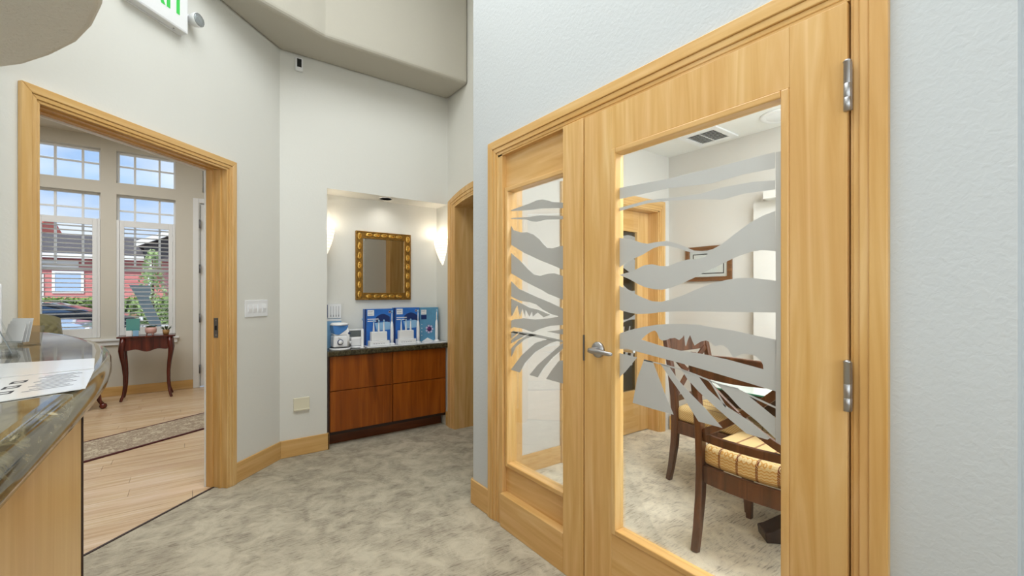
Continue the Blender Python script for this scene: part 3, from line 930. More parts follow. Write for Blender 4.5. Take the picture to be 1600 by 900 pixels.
base('baseboard_left', MB().box(-.449, .0062, -.015, 0, 0, .135), maple_x, 'maple baseboard on the angled wall right of the doorway', loc=LW, rotz=R45)
base('baseboard_left', MB().box(-5.4, -1.592, -.015, 0, 0, .135), maple_x, 'maple baseboard on the angled wall left of the doorway', loc=LW, rotz=R45)
base('baseboard_back', MB().box(.540, .908, 3.765, 3.78, 0, .135).box(.893, .908, 3.765, 3.80, 0, .135), maple_x, 'short maple baseboard below the cream wall plate left of the cabinet')
base('baseboard_passage', MB().box(1.985, 2.0, 3.742, 3.80, 0, .135), maple_y, 'stub of maple baseboard between cabinet and arched casing')
base('baseboard_right', MB().prism([(1.37, 2.097), (1.385, 2.097), (1.385, 2.289), (1.40, 2.304), (1.386, 2.312), (1.37, 2.296)], 'z', 0, .145), maple_y, 'maple baseboard at the white corner left of the sidelight')
base('baseboard_right', MB().box(1.37, 1.385, .095, .315, 0, .145), maple_y, 'maple baseboard right of the maple door')
base('baseboard_meeting', MB().box(1.70, 2.245, 2.435, 2.45, 0, .13), maple_x, 'maple baseboard seen through the sidelight')
base('baseboard_meeting', MB().box(3.619, 3.634, 1.65, 2.435, 0, .13), maple_y, 'maple baseboard below the framed certificate')
base('baseboard_window', MB().box(-4.2, .012, 7.335, 7.35, 0, .115), maple_x, 'maple baseboard under the sun room windows')

# windows ---------------------------------------------------------------
def pane_grid(parent, x0, x1, z0, z1, xs, zs, yf=7.45):
    """white frame with muntins; each pane its own piece"""
    fw = .022
    for a, b, c, d in ((x0, x0 + fw, z0, z1), (x1 - fw, x1, z0, z1), (x0 + fw, x1 - fw, z0, z0 + fw), (x0 + fw, x1 - fw, z1 - fw, z1)):
        MB().box(a, b, yf - .015, yf + .03, c, d).build('frame', white_paint, parent, world=True)
    X = [x0 + fw] + list(xs) + [x1 - fw]
    Z = [z0 + fw] + list(zs) + [z1 - fw]
    for x in xs:
        MB().box(x - .011, x + .011, yf - .006, yf + .016, z0 + fw, z1 - fw).build('muntin', white_paint, parent, world=True)
    for z in zs:
        MB().box(x0 + fw, x1 - fw, yf - .0055, yf + .0155, z - .010, z + .010).build('muntin', white_paint, parent, world=True)
    for a, b in zip(X[:-1], X[1:]):
        for c, d in zip(Z[:-1], Z[1:]):
            MB().box(a, b, yf + .003, yf + .007, c, d).build('pane', glass, parent, world=True)


n = 2
for (a, b), where in zip(WX, ('left', 'right')):
    w = thing('window_%d' % n, 'upper six-pane transom window, %s of the two over the shutters' % where, 'window', ((a + b) / 2, 7.45, 2.67), kind='structure'); n += 1
    pane_grid(w, a, b, 2.67, 3.075, (a + .17, b - .17), (2.90,))
    w = thing('window_%d' % n, 'tall sash window behind the %s white shutter' % where, 'window', ((a + b) / 2, 7.45, .735), kind='structure'); n += 1
    pane_grid(w, a, b, 1.62, 2.53, (a + .17, b - .17), (2.335,))
    pane_grid(w, a, b, .735, 1.60, (), (), 7.442)
w = thing('window_6', 'sliver of a transom window above the white door', 'window', (.53, 7.45, 2.67), kind='structure')
pane_grid(w, .115, .95, 2.67, 3.05, (.29, .78), (2.88,))

o = MB().box(-1.60, -.138, 7.305, 7.46, .690, .715).box(-1.58, -.158, 7.325, 7.35, .635, .690).build('window_sill', white_paint, bevel=.004)
recentre(o); struct(o, 'white window stool running under both shuttered windows', 'window sill')

# white hinged door at the right of the sun room
d3 = thing('door_3', 'white door edge with steel hinges beside the windows', 'door', (.53, 7.40, 0), kind='structure')
MB().box(.092, .968, 7.375, 7.42, .01, 2.505).build('door_leaf', white_paint, d3, world=True)
MB().box(.012, .075, 7.33, 7.35, 0, 2.58).box(.985, 1.05, 7.33, 7.35, 0, 2.58).box(.075, .985, 7.33, 7.35, 2.52, 2.58).build('casing', white_paint, d3, world=True, bevel=.003)
MB().box(.075, .088, 7.35, 7.45, 0, 2.52).box(.972, .985, 7.35, 7.45, 0, 2.52).build('jamb_lining', white_paint, d3, world=True)
MB().box(.086, .094, 7.372, 7.424, .01, 2.5).build('door_gap_shade', black_pl, d3, world=True, label='black strip standing for the shaded gap along the door edge')  # black strip paints the shade of the open gap
for zc in (2.234, 1.621, .946, .25):
    MB().box(.074, .100, 7.338, 7.373, zc - .055, zc + .055).tube([(.089, 7.338, zc - .06), (.089, 7.338, zc + .06)], .008, 10).build('hinge', steel_d, d3, world=True, label='steel hinge')

# ================================================================== RECEPTION COUNTER
cnt = thing('reception_counter', 'reception counter with polished stone top, rounded end and maple front, left foreground', 'counter', (-.5, 1.2, 0))
edge = [(-.137, -1.6), (-.137, -.4), (-.137, .3), (-.137, .6), (-.1365, .85), (-.137, 1.05), (-.143, 1.25), (-.156, 1.42), (-.176, 1.60), (-.202, 1.76), (-.236, 1.90), (-.28, 2.06), (-.325, 2.19), (-.375, 2.33), (-.43, 2.46), (-.50, 2.585), (-.56, 2.60), (-.66, 2.54)]
inner = [(-1.75, 1.40), (-1.75, 1.0), (-.95, .6), (-.80, .2), (-.80, -1.6)]


def offset_poly(pts, d):
    """open polyline moved to its left side by d"""
    out = []
    for k, p in enumerate(pts):
        a = Vector(pts[max(k - 1, 0)]); b = Vector(pts[min(k + 1, len(pts) - 1)])
        t = (b - a).normalized()
        out.append((p[0] - t.y * d, p[1] + t.x * d))
    return out


m = MB()
prof = [(.022, 1.0665), (.010, 1.0685), (.0035, 1.075), (.0, 1.086), (.0, 1.099), (.0035, 1.110), (.010, 1.117), (.022, 1.1195), (.030, 1.12)]
rings = [[(p[0], p[1], z) for p in offset_poly(edge, d)] for d, z in prof]
for a, b in zip(rings[:-1], rings[1:]):
    for k in range(len(edge) - 1):
        m.face([a[k], a[k + 1], b[k + 1], b[k]], True)
top = [(p[0], p[1]) for p in rings[-1]] + inner
bot = [(p[0], p[1]) for p in rings[0]] + inner
for poly, z, up in ((top, 1.12, True), (bot, 1.0665, False)):
    for t in tessellate_polygon([[Vector((p[0], p[1], 0)) for p in poly]]):
        q = [poly[i] for i in t]
        ar = (q[1][0] - q[0][0]) * (q[2][1] - q[0][1]) - (q[2][0] - q[0][0]) * (q[1][1] - q[0][1])
        if (ar > 0) != up:
            q = q[::-1]
        m.face([(p[0], p[1], z) for p in q])
for k in range(len(inner) - 1):
    a, b = inner[k], inner[k + 1]
    m.face([(a[0], a[1], 1.0665), (b[0], b[1], 1.0665), (b[0], b[1], 1.12), (a[0], a[1], 1.12)])
tp = m.build('countertop', stone, cnt, world=True)
bm = bmesh.new(); bm.from_mesh(tp.data); bmesh.ops.remove_doubles(bm, verts=bm.verts, dist=1e-5); bm.to_mesh(tp.data); bm.free()
tp.data.polygons.foreach_set('use_smooth', [abs(p.normal.z) < .995 for p in tp.data.polygons])

front = [(-.152, -1.5), (-.152, .3), (-.152, .84), (-.1525, 1.035)]
bk = [(-.19, 1.035), (-.19, -1.5)]
MB().prism(front + bk, 'z', .10, 1.0665).build('front_panel', maple_z, cnt, world=True)
MB().box(-.198, -.1508, 1.0365, 1.0445, .10, 1.0665).build('corner_strip', dark_gap, cnt, world=True, label='dark reddish edge strip at the panel corner')
MB().prism([(-.156, 1.0450), (-.19, 1.0450), (-.60, 2.0), (-.66, 2.46), (-.60, 2.46), (-.42, 2.0), (-.25, 1.5)], 'z', .10, 1.0665).build('end_panel', maple_z, cnt, world=True)
MB().prism([(-.20, -1.5), (-.20, 1.02), (-.62, 1.95), (-.66, 1.95), (-.24, 1.0), (-.24, -1.5)], 'z', 0, .10).build('toe_kick', dark_gap, cnt, world=True)

# forms lying on the counter
def sheet(name, pts, label, z=1.1206, t=.0012):
    o = MB().prism(pts, 'z', z, z + t).build(name, paper)
    recentre(o)
    tag(o, label, 'paper', 'forms on the reception counter')
    return o


s1 = sheet('paper_form', [(-.136, .957), (-.156, 1.191), (-.395, 1.125), (-.335, .832)], 'printed white form with three dark framed boxes on the stone counter')
s2 = sheet('paper_form', [(-.158, 1.199), (-.182, 1.39), (-.43, 1.41), (-.40, 1.130)], 'blank white form lying behind the printed one on the counter')
U_, V_ = Vector((.85, .53, 0)), Vector((-.07, .997, 0))


def onform(o_, u, v, du, dv, z0=1.1219, z1=1.1222, hole=None):
    c = Vector((-.232, 1.035, 0)) + U_ * u + V_ * v
    q = [tuple((c + U_ * a_ * du + V_ * b_ * dv)[:2]) for a_, b_ in ((-.5, -.5), (.5, -.5), (.5, .5), (-.5, .5))]
    hs = [[tuple((c + U_ * a_ * hole * du + V_ * b_ * hole * dv)[:2]) for a_, b_ in ((-.5, -.5), (.5, -.5), (.5, .5), (-.5, .5))]] if hole else ()
    o_.prism(q, 'z', z0, z1, hs)


for k in range(3):
    m = MB()
    onform(m, 0, -.058 + k * .055, .020, .024, hole=.62)
    m.build('framed_box', ink_d, s1, world=True)
m = MB()
for k in range(11):
    onform(m, .052, -.075 + k * .016, .060 - .012 * (k % 3), .0022)
for k in range(6):
    onform(m, -.055, -.06 + k * .022, .055, .002)
o = m.build('printed_lines', ink, s1, world=True); o['kind'] = 'stuff'

# clear brochure holder with cards, white screen edge
h = thing('brochure_holder', 'clear acrylic slanted holder standing on the counter beside the white screen', 'holder', (-.335, 1.57, 1.1205), math.radians(14))
MB().obox((-.028, .085, .068), (.004, .16, .142), (0, math.radians(-20), 0)).build('back_panel', acrylic, h)
MB().obox((-.036, .085, .060), (.0015, .145, .115), (0, math.radians(-20), 0)).build('shading_sheet', plain('grey_shading', srgb(150, 156, 160), .5), h, label='grey sheet standing for the shading inside the clear holder')  # grey sheet puts the holder's shading into a colour
MB().obox((-.062, .085, .003), (.11, .16, .004)).build('base', acrylic, h)
CARD_LABELS = ('front white card of the fan in the clear tray on the counter', 'middle white card of the fan in the clear tray on the counter', 'rear white card of the fan in the clear tray on the counter')
ct = thing('card_tray', 'small clear tray holding a fan of white cards at the far left of the counter', 'tray', (-.412, 1.90, 1.1205), math.radians(-36))
MB().box(-.034, .034, -.022, .030, 0, .003).build('base', acrylic, ct)
MB().box(-.034, .034, -.0225, -.0195, .003, .014).build('front_lip', acrylic, ct)
MB().obox((0, .033, .028), (.068, .003, .055), (math.radians(-12), 0, 0)).build('back_panel', acrylic, ct)
for k in range(3):
    o = MB().obox((0, 0, .031 + .004 * k), (.056, .0012, .055 + .008 * k), (math.radians(-12), 0, math.radians(5 * k - 4)))
    wp = wmat(ct) @ Vector((-.004 * k, -.010 + .011 * k, .0045))
    o = o.build('appointment_card', paper, loc=wp, rotz=math.radians(-36))
    tag(o, CARD_LABELS[k], 'card', 'white cards on the counter')
mo = thing('display_screen', 'white screen edge cut off by the left border of the counter', 'screen', (-.425, 1.815, 1.1205), math.radians(13))
MB().box(-.24, 0, .002, .05, .010, .180).build('casing', white_gl, mo, bevel=.006)
MB().box(-.225, -.014, .0, .0025, .025, .168).build('panel', white_pl, mo)
MB().box(-.17, -.07, .0, .06, 0, .010).build('stand', white_pl, mo, bevel=.003)

# ================================================================== ANGLED WALL FIXTURES
lamp_silver = plain('silvered_reflector', srgb(190, 194, 198), .25, .6)
ex = thing('exit_sign', 'white emergency exit sign with green letters high on the angled wall', 'exit sign', off45(-1.02, 0) + (2.765,), R45)
MB().box(-.17, .17, -.012, 0, 0, .30).build('back_plate', white_pl, ex)
MB().box(-.167, .167, -.055, -.012, .004, .296).build('housing', white_pl, ex, bevel=.004)
MB().box(-.155, .155, -.0565, -.055, .012, .288).build('face_plate', white_pl, ex)
ZL, HL, SW = .081, .150, .020


def letter(polys):
    m_ = MB()
    for q in polys:
        m_.prism(q, 'y', -.0580, -.0562)
    m_.build('letter', green_ink, ex)


def rect(x0, x1, z0, z1):
    return [(x0, ZL + z0), (x1, ZL + z0), (x1, ZL + z1), (x0, ZL + z1)]


letter([rect(-.120, -.100, 0, HL), rect(-.0998, -.055, 0, SW), rect(-.0998, -.055, HL - SW, HL), rect(-.0998, -.062, .066, .086)])
letter([[(-.044, ZL), (-.020, ZL), (.026, ZL + HL), (.002, ZL + HL)], [(.002, ZL), (.026, ZL), (-.0002 - .0075, ZL + .066), (-.0195, ZL + .062)], [(-.044, ZL + HL), (-.020, ZL + HL), (.0018, ZL + .084), (-.0105, ZL + .080)]])
letter([rect(.034, .054, 0, HL)])
letter([rect(.092, .112, 0, HL - SW - .0002), rect(.066, .138, HL - SW, HL)])
MB().lathe([(.004, 0), (.003, .002)], (.10, -.03, .0022), 10).build('screw', steel_d, ex)
for sx in (1, -1):
    ar = MB().tube([(sx * .165, -.03, .13), (sx * .195, -.035, .125)], .010, 10).build('lamp_arm', white_pl, ex)
    hd = MB().lathe([(0, .030), (.022, .026), (.036, .0), (.040, -.030), (.038, -.034)], (sx * .217, -.045, .117), 24, axis='y').build('lamp_head', white_pl, ex)
    MB().lathe([(0, -.0352), (.012, -.039), (.030, -.0375), (.0365, -.0345)], (sx * .217, -.045, .117), 24, axis='y').build('reflector', lamp_silver, hd)
    MB().lathe([(0, -.046), (.02, -.044), (.037, -.035)], (sx * .217, -.045, .117), 24, axis='y').build('lens', glass, hd)

sw = thing('switch_plate', 'white four-gang wall switch beside the wooden doorway', 'light switch', off45(-.248, 0) + (1.11,), R45)
MB().box(-.110, .110, -.007, 0, 0, .120).build('cover_plate', white_pl, sw, bevel=.003)
for k in range(4):
    x = -.069 + k * .046
    MB().prism([(-.0075, .028), (-.013, .060), (-.0085, .092), (-.0055, .092), (-.0055, .028)], 'x', x - .0165, x + .0165).build('rocker', white_gl, sw)

ou = thing('wall_plate', 'blank cream wall plate low on the niche wall above the baseboard', 'wall plate', (.70, 3.78, .354))
MB().box(-.058, .058, -.014, 0, 0, .100).build('cover_plate', ivory, ou, bevel=.004)
MB().box(-.058, .058, -.022, -.014, .0, .012).build('lip', ivory, ou, bevel=.002)

se = thing('wall_sensor', 'small white wall sensor with a black window near the ceiling', 'sensor', (.68, 3.78, 3.030))
MB().box(-.028, .028, -.028, 0, 0, .100).build('casing', white_pl, se, bevel=.005)
MB().box(-.016, .016, -.0295, -.028, .026, .090).build('window', black_pl, se)

# ================================================================== THE NICHE
cab = thing('display_cabinet', 'cherry wood cabinet with four flat fronts built into the niche', 'cabinet', (1.447, 3.9, 0))
MB().box(.905, 1.988, 3.815, 4.015, .10, .757).build('body', cherry_z, cab, world=True)
for a, b in ((.917, 1.447), (1.456, 1.986)):
    for c, d in ((.128, .462), (.468, .752)):
        MB().box(a + .003, b - .003, 3.793, 3.8145, c, d).build('front_panel', cherry_z, cab, world=True, bevel=.0015)
MB().box(.897, .912, 3.785, 3.8145, .0, .757).build('filler_strip', dark_gap, cab, world=True)
MB().box(.913, 1.988, 3.900, 3.93, 0, .10).build('toe_kick', cherry_x, cab, world=True)
MB().box(.913, 1.988, 3.806, 3.8145, .100, .124).build('bottom_rail', dark_gap, cab, world=True)
wt = MB().prism([(3.757, .762), (3.752, .770), (3.752, .792), (3.757, .802), (3.763, .804), (4.018, .804), (4.018, .757), (3.763, .757)][::-1], 'x', .895, 1.998).build('worktop', stone_dark)
recentre(wt); tag(wt, 'dark polished stone top on the cherry cabinet in the niche', 'worktop')

mi = thing('wall_mirror', 'rectangular mirror in an ornate gilt frame on the niche wall', 'mirror', (1.45, 4.018, 1.219))
W2, HH, fw_ = .262, .627, .066
for pts, mt in (([(-W2, 0), (W2, 0), (W2 - fw_, fw_), (-W2 + fw_, fw_)], gold_d), ([(-W2, HH), (-W2 + fw_, HH - fw_), (W2 - fw_, HH - fw_), (W2, HH)], gold_d),
                ([(-W2, 0), (-W2 + fw_, fw_), (-W2 + fw_, HH - fw_), (-W2, HH)], gold_d), ([(W2, 0), (W2, HH), (W2 - fw_, HH - fw_), (W2 - fw_, fw_)], gold_d)):
    c = Vector((sum(p[0] for p in pts) / 4, sum(p[1] for p in pts) / 4))
    fr_ = MB().prism(pts, 'y', -.022, 0).build('frame', mt, mi, bevel=.004)
    # raised inner and outer fillets
for a0, a1, d in ((0, .012, .027), (.054, .066, .026)):
    MB().prism([(-W2 + a0, a0), (W2 - a0, a0), (W2 - a0, HH - a0), (-W2 + a0, HH - a0)], 'y', -d, -.02,
               [[(-W2 + a1, a1), (W2 - a1, a1), (W2 - a1, HH - a1), (-W2 + a1, HH - a1)]]).build('moulding', gold_d, mi, bevel=.003)
MB().box(-W2 + fw_ - .004, W2 - fw_ + .004, -.012, -.008, fw_ - .004, HH - fw_ + .004).build('mirror_glass', mirror_m, mi)


def rosette(x, z, vert):
    m_ = MB()
    a, b = (.019, .034) if vert else (.034, .019)
    pts = []
    for rr, hh in ((1.0, -.021), (.92, -.032), (.66, -.034), (.54, -.026), (.40, -.027), (.0, -.038)):
        pts.append((rr, hh))
    n_ = 14
    rings_ = [[(x + a * r_ * math.cos(2 * PI * s / n_), h_, z + b * r_ * math.sin(2 * PI * s / n_)) for s in range(n_)] for r_, h_ in pts]
    for r0, r1 in zip(rings_[:-1], rings_[1:]):
        for s in range(n_):
            m_.face([r0[s], r0[(s + 1) % n_], r1[(s + 1) % n_], r1[s]], True)
    return m_.build('rosette', gold, mi)


for k in range(7):
    z = .050 + k * (HH - .10) / 6
    rosette(-W2 + .033, z, True); rosette(W2 - .033, z, True)
for k in range(1, 6):
    x = -W2 + .05 + k * (2 * W2 - .10) / 6
    rosette(x, .033, False); rosette(x, HH - .033, False)

# half-bowl glass wall lamps on the niche's two side walls
lamp_glass, n_, l_, b_ = new_mat('lit_frosted_glass')
b_.inputs['Base Color'].default_value = (.95, .92, .86, 1)
b_.inputs['Roughness'].default_value = .3
b_.inputs['Emission Color'].default_value = (1.0, .86, .66, 1)
b_.inputs['Emission Strength'].default_value = 0.75


def sconce(x, y, z, sgn, label):
    t = thing('wall_sconce', label, 'wall lamp', (x, y, z), group='half-bowl sconces in the niche')
    m_ = MB()
    n_ = 16
    prof_ = []
    for q in range(11):
        u = q / 10
        prof_.append((.008 + .105 * (1 - (1 - u) ** 1.7), .26 * u))
    rings_ = []
    for r_, h_ in prof_:
        rings_.append([(sgn * r_ * .72 * math.sin(PI * s / n_), r_ * math.cos(PI * s / n_), h_ - .13) for s in range(n_ + 1)])
    for r0, r1 in zip(rings_[:-1], rings_[1:]):
        for s in range(n_):
            f_ = [r0[s], r0[s + 1], r1[s + 1], r1[s]]
            m_.face(f_ if sgn < 0 else f_[::-1], True)
    m_.build('glass_shade', lamp_glass, t, solid=.004)
    MB().box(min(0, sgn * .012), max(0, sgn * .012), -.03, .03, -.05, .07).build('back_plate', white_pl, t)
    for dy in (-.07, .07):
        MB().lathe([(.0, .012 * sgn), (.005, .010 * sgn), (.005, 0)], (sgn * .035, dy, .07), 10, axis='x').build('fixing_screw', steel_d, t)
    MB().lathe([(0, -.03), (.02, -.025), (.024, 0), (.018, .025), (0, .032)], (sgn * .04, 0, .02), 12).build('bulb', lamp_glass, t)
    lamp('sconce_lamp', 'POINT', (x + sgn * .05, y, z + .12), (0, 0, 0), 1.0, (1, .88, .72), .03)
    return t


sconce(1.999, 3.885, 1.69, -1, 'lit half-bowl glass sconce right of the gilt mirror')
sconce(.894, 3.885, 1.70, 1, 'lit half-bowl glass sconce left of the gilt mirror, half hidden by the wall')
dl = thing('recessed_downlight', 'small round recessed downlight in the niche ceiling above the mirror', 'downlight', (1.42, 3.875, 2.14))
MB().lathe([(.052, -.004), (.060, 0), (.050, 0), (.044, -.002), (.052, -.004)], (0, 0, 0), 24).build('trim_ring', white_pl, dl)
MB().lathe([(.049, -.0015), (.030, -.001), (0, -.001)], (0, 0, 0), 24).build('baffle', black_pl, dl)
l_dn = lamp('niche_spot', 'SPOT', (1.42, 3.875, 2.125), (0, 0, 0), 1.8, (1, .95, .87), .03)
l_dn.data.spot_size = math.radians(165); l_dn.data.spot_blend = 1.0

# --- things on the niche worktop --------------------------------------
ZT = .8045
blue_pl = plain('blue_tinted_plastic', srgb(70, 130, 200), .15, coat=.4)
blue_box = plain('blue_carton', srgb(48, 110, 192), .35, var=.35, vscale=9)
blue_pale = plain('pale_blue_carton', srgb(140, 186, 222), .35, var=.3, vscale=9)
teal_box = plain('teal_carton', srgb(92, 150, 186), .35, var=.35, vscale=10)
navy = plain('navy_print', srgb(30, 52, 108), .4)
sky_print = plain('pale_blue_print', srgb(150, 196, 232), .4)
purple_p = plain('purple_print', srgb(98, 40, 110), .4)
lilac = plain('pale_lilac_print', srgb(206, 196, 226), .4)
bristle = plain('pale_bristles', srgb(150, 190, 220), .6)

fb = thing('carton', 'pale blue and white carton standing behind the water flosser', 'carton', (.985, 3.975, ZT))
MB().box(-.085, .070, -.008, .040, 0, .255).build('box', blue_pale, fb, bevel=.002)
MB().box(-.085, .070, -.010, -.0085, .235, .254).build('white_band', white_pl, fb)
fc = thing('carton', 'white carton with a picture of four nozzles, stacked on top at the niche edge', 'carton', (.985, 3.975, ZT + .2585))
MB().box(-.085, .070, -.008, .040, 0, .125).build('box', white_pl, fc, bevel=.002)
MB().box(-.085, -.042, -.0092, -.0082, .005, .118).build('dark_panel', navy, fc)
m = MB()
for k in range(4):
    x = -.018 + k * .022
    m.box(x - .0012, x + .0012, -.0094, -.0082, .02, .105).box(x - .003, x + .003, -.0094, -.0082, .012, .03)
m.build('nozzle_picture', ink, fc)
m = MB()
for k in range(5):
    m.box(-.078, -.055, -.0098, -.0092, .03 + k * .014, .035 + k * .014)
m.box(-.08, -.05, -.0098, -.0092, .103, .113)
m.build('white_lettering', white_pl, fc)

fl_ = thing('water_flosser', 'white water flosser with a blue tank and round dial at the left of the niche', 'water flosser', (1.012, 3.848, ZT))
MB().lathe([(.0, 0), (.084, 0), (.086, .006), (.084, .014), (.080, .018), (.070, .020), (0, .020)], (0, 0, 0), 28).build('base_tray', white_gl, fl_)
MB().lathe([(.081, .0172), (.0825, .0185), (.078, .0205)], (0, 0, 0), 28).build('tray_ring', black_pl, fl_)
b0 = MB()
for z0, z1, w0, w1 in ((.021, .12, .066, .062), (.12, .185, .062, .050)):
    b0.prism([(-w0, z0), (w0, z0), (w1, z1), (-w1, z1)], 'y', -.055, .055)
b0.build('body', white_gl, fl_, bevel=.012, seg=3)
MB().prism([(-.068, .165), (-.058, .132), (-.02, .125), (.015, .150), (.045, .172), (.056, .205), (-.072, .205)], 'y', -.060, .056).build('water_tank', blue_pl, fl_, bevel=.008, seg=3)
MB().lathe([(0, .024), (.060, .020), (.072, .010), (.074, 0), (0, 0)], (-.006, -.002, .206), 26).build('lid', white_gl, fl_)
dd = MB().lathe([(.024, 0), (.023, -.008), (.018, -.009)], (-.012, -.0585, .066), 22, axis='y').build('dial', navy, fl_)
MB().lathe([(.019, -.0085), (.018, -.0125), (0, -.013)], (-.012, -.0585, .066), 22, axis='y').build('dial_cap', white_gl, dd)
MB().lathe([(0, -.008), (.008, -.007), (.010, 0)], (-.018, -.0565, .105), 14, axis='y').build('button', white_pl, fl_)
MB().tube([(.052, -.045, .03), (.054, -.055, .10), (.050, -.052, .16), (.044, -.05, .185)], [.011, .013, .011, .007], 12).build('handpiece', white_gl, fl_)
MB().lathe([(0, -.007), (.010, -.006), (.011, 0)], (.058, -.06, .138), 14, axis='y').build('latch_knob', navy, fl_)

dish = thing('lidded_dish', 'low white round sanitiser dish with a clear raised cover beside the flosser', 'dish', (1.160, 3.895, ZT))
MB().lathe([(0, 0), (.058, 0), (.062, .008), (.058, .014), (0, .016)], (0, 0, 0), 26).build('base', white_gl, dish)
MB().box(-.055, .055, -.045, .045, .016, .095).build('body', white_pl, dish, bevel=.014, seg=3)
MB().box(-.050, .050, -.005, .040, .095, .150).build('clear_cover', glass_dim, dish, bevel=.004)
MB().box(-.060, .060, -.012, .045, .150, .160).build('lid', white_gl, dish, bevel=.004)
MB().lathe([(0, -.004), (.014, -.003), (.015, 0)], (-.058, -.035, .05), 14, axis='y').build('knob', white_pl, dish)
wand = thing('toothbrush', 'pale upright brush handle standing in front of the white dish', 'toothbrush', (1.190, 3.815, ZT))
MB().lathe([(0, 0), (.020, 0), (.020, .006), (.012, .010), (.012, .14), (.010, .166), (0, .170)], (0, 0, 0), 16).build('handle', white_pl, wand)
MB().tube([(0, 0, .168), (0, 0, .235)], [.003, .0022], 8).build('shaft', white_pl, wand)
MB().lathe([(0, -.01), (.006, -.006), (.007, .006), (0, .012)], (0, 0, .25), 10).build('head', bristle, wand)

tray = thing('display_tray', 'long white acrylic tray under the blue toothbrush cartons', 'tray', (1.60, 3.89, ZT))
MB().box(-.375, .385, -.105, .11, 0, .008).build('base', white_gl, tray, bevel=.002)
MB().box(-.375, .385, .105, .110, .008, .060).build('back_lip', white_gl, tray)


def brand_carton(x0, x1, yb, z1, label, rot=0.0, mat=None):
    c = thing('toothbrush_carton', label, 'carton', ((x0 + x1) / 2, yb, ZT + .0085), rot, group='toothbrush cartons in the niche')
    w_ = (x1 - x0) / 2
    MB().box(-w_, w_, -.026, .026, 0, z1).build('box', mat or blue_box, c, bevel=.0015)
    f = -.0264
    MB().box(-w_, -w_ + .014, f - .0004, f, 0, z1).build('spine_band', navy, c)
    MB().box(-w_ + .024, -w_ + .084, f - .0008, f, z1 - .062, z1 - .010).build('logo_panel', white_pl, c)
    text('lettering', 'PHILIPS', .0135, navy, c, (-w_ + .028, f - .0010, z1 - .030), (PI / 2, 0, 0), .0002)
    text('lettering', 'sonicare', .0125, ink, c, (-w_ + .030, f - .0010, z1 - .050), (PI / 2, 0, 0), .0002)
    m_ = MB()
    for k in range(2):
        m_.box(-w_ + .024, -w_ + .125 - k * .02, f - .0006, f, z1 - .096 - k * .018, z1 - .088 - k * .018)
    m_.build('white_lettering', white_pl, c)
    arc_ = [(-w_ + .10 + .13 * u, z1 - .075 + .028 * math.sin(PI * u)) for u in [q / 12 for q in range(13)]]
    lo_ = [(-w_ + .10 + .13 * u, z1 - .125 + .012 * math.sin(PI * u)) for u in [q / 12 for q in range(13)]]
    arc_ = [(min(p[0], w_ - .004), p[1]) for p in arc_]; lo_ = [(min(p[0], w_ - .004), p[1]) for p in lo_]
    MB().prism(arc_[::-1] + lo_, 'y', f - .0005, f).build('swoosh_print', navy, c)
    MB().prism([(-w_ + .09, z1 - .128), (w_ - .03, z1 - .118), (w_ - .02, z1 - .19), (-w_ + .11, z1 - .20)], 'y', f - .0004, f).build('picture_print', sky_print, c)
    MB().lathe([(.012, 0), (.009, 0), (.009, -.001), (.012, -.001), (.012, 0)], (w_ - .035, f, z1 - .03), 16, axis='y').build('round_badge', lilac, c)
    return c


brand_carton(1.247, 1.512, 3.955, .325, 'left blue toothbrush carton with white logo panel in the niche')
brand_carton(1.518, 1.772, 3.955, .332, 'right of the two wide blue toothbrush cartons in the niche')
tc_ = thing('toothbrush_carton', 'narrower teal toothbrush carton with a purple flower at the niche corner', 'carton', (1.876, 3.955, ZT + .0085), group='toothbrush cartons in the niche')
MB().box(-.098, .098, -.026, .026, 0, .330).build('box', teal_box, tc_, bevel=.0015)
f = -.0264
MB().box(-.086, -.032, f - .0008, f, .262, .308).build('logo_panel', white_pl, tc_)
text('lettering', 'PHILIPS', .0125, navy, tc_, (-.083, f - .0010, .290), (PI / 2, 0, 0), .0002)
text('lettering', 'sonicare', .0115, ink, tc_, (-.082, f - .0010, .272), (PI / 2, 0, 0), .0002)
MB().box(-.086, -.030, f - .0006, f, .215, .258).build('navy_panel', navy, tc_)
fm, fp = MB(), MB()
for k in range(7):
    an = 2 * PI * k / 7
    fm.prism([(.0 + .042 * math.cos(an + d_) * r_, .118 + .042 * math.sin(an + d_) * r_) for d_, r_ in ((-.4, .5), (-.25, 1), (.25, 1), (.4, .5), (0, .1))], 'y', f - .0007, f)
fm.build('flower_print', lilac, tc_)
fp.lathe([(.024, -.0012), (0, -.0013)], (0, f, .118), 18, axis='y').build('flower_centre', purple_p, tc_)
m = MB()
for k in range(4):
    m.lathe([(.005, -.0006), (0, -.0007)], (-.08, f, .06 + k * .035), 8, axis='y')
o = m.build('white_dots', white_pl, tc_); o['kind'] = 'stuff'
MB().prism([(-.08, 0), (-.02, .035), (.05, .0)], 'y', f - .0006, f).build('white_base_print', white_pl, tc_)


def head_stand(x, label):
    s = thing('brush_head_stand', label, 'stand', (x, 3.845, ZT + .0085), group='white brush head stands')
    MB().box(-.088, .088, -.035, .035, 0, .046).build('base', white_gl, s, bevel=.004)
    m_ = MB()
    for k in range(5):
        m_.box(-.060 + k * .022, -.046 + k * .022, -.0356, -.035, .020, .024)
    m_.build('printed_line', ink, s)
    MB().box(-.070, .070, -.020, .030, .046, .125).build('block', white_pl, s, bevel=.004)
    for k, x_ in enumerate((-.046, .0, .046)):
        h_ = MB().tube([(x_, 0, .12), (x_, 0, .155), (x_, 0, .20), (x_, 0, .214)], [.010, .007, .0045, .004], 10).build('brush_head', white_gl, s)
        MB().lathe([(0, -.013), (.007, -.010), (.008, .006), (0, .013)], (x_, -.003, .220), 10).build('bristles', bristle, h_)
    return s


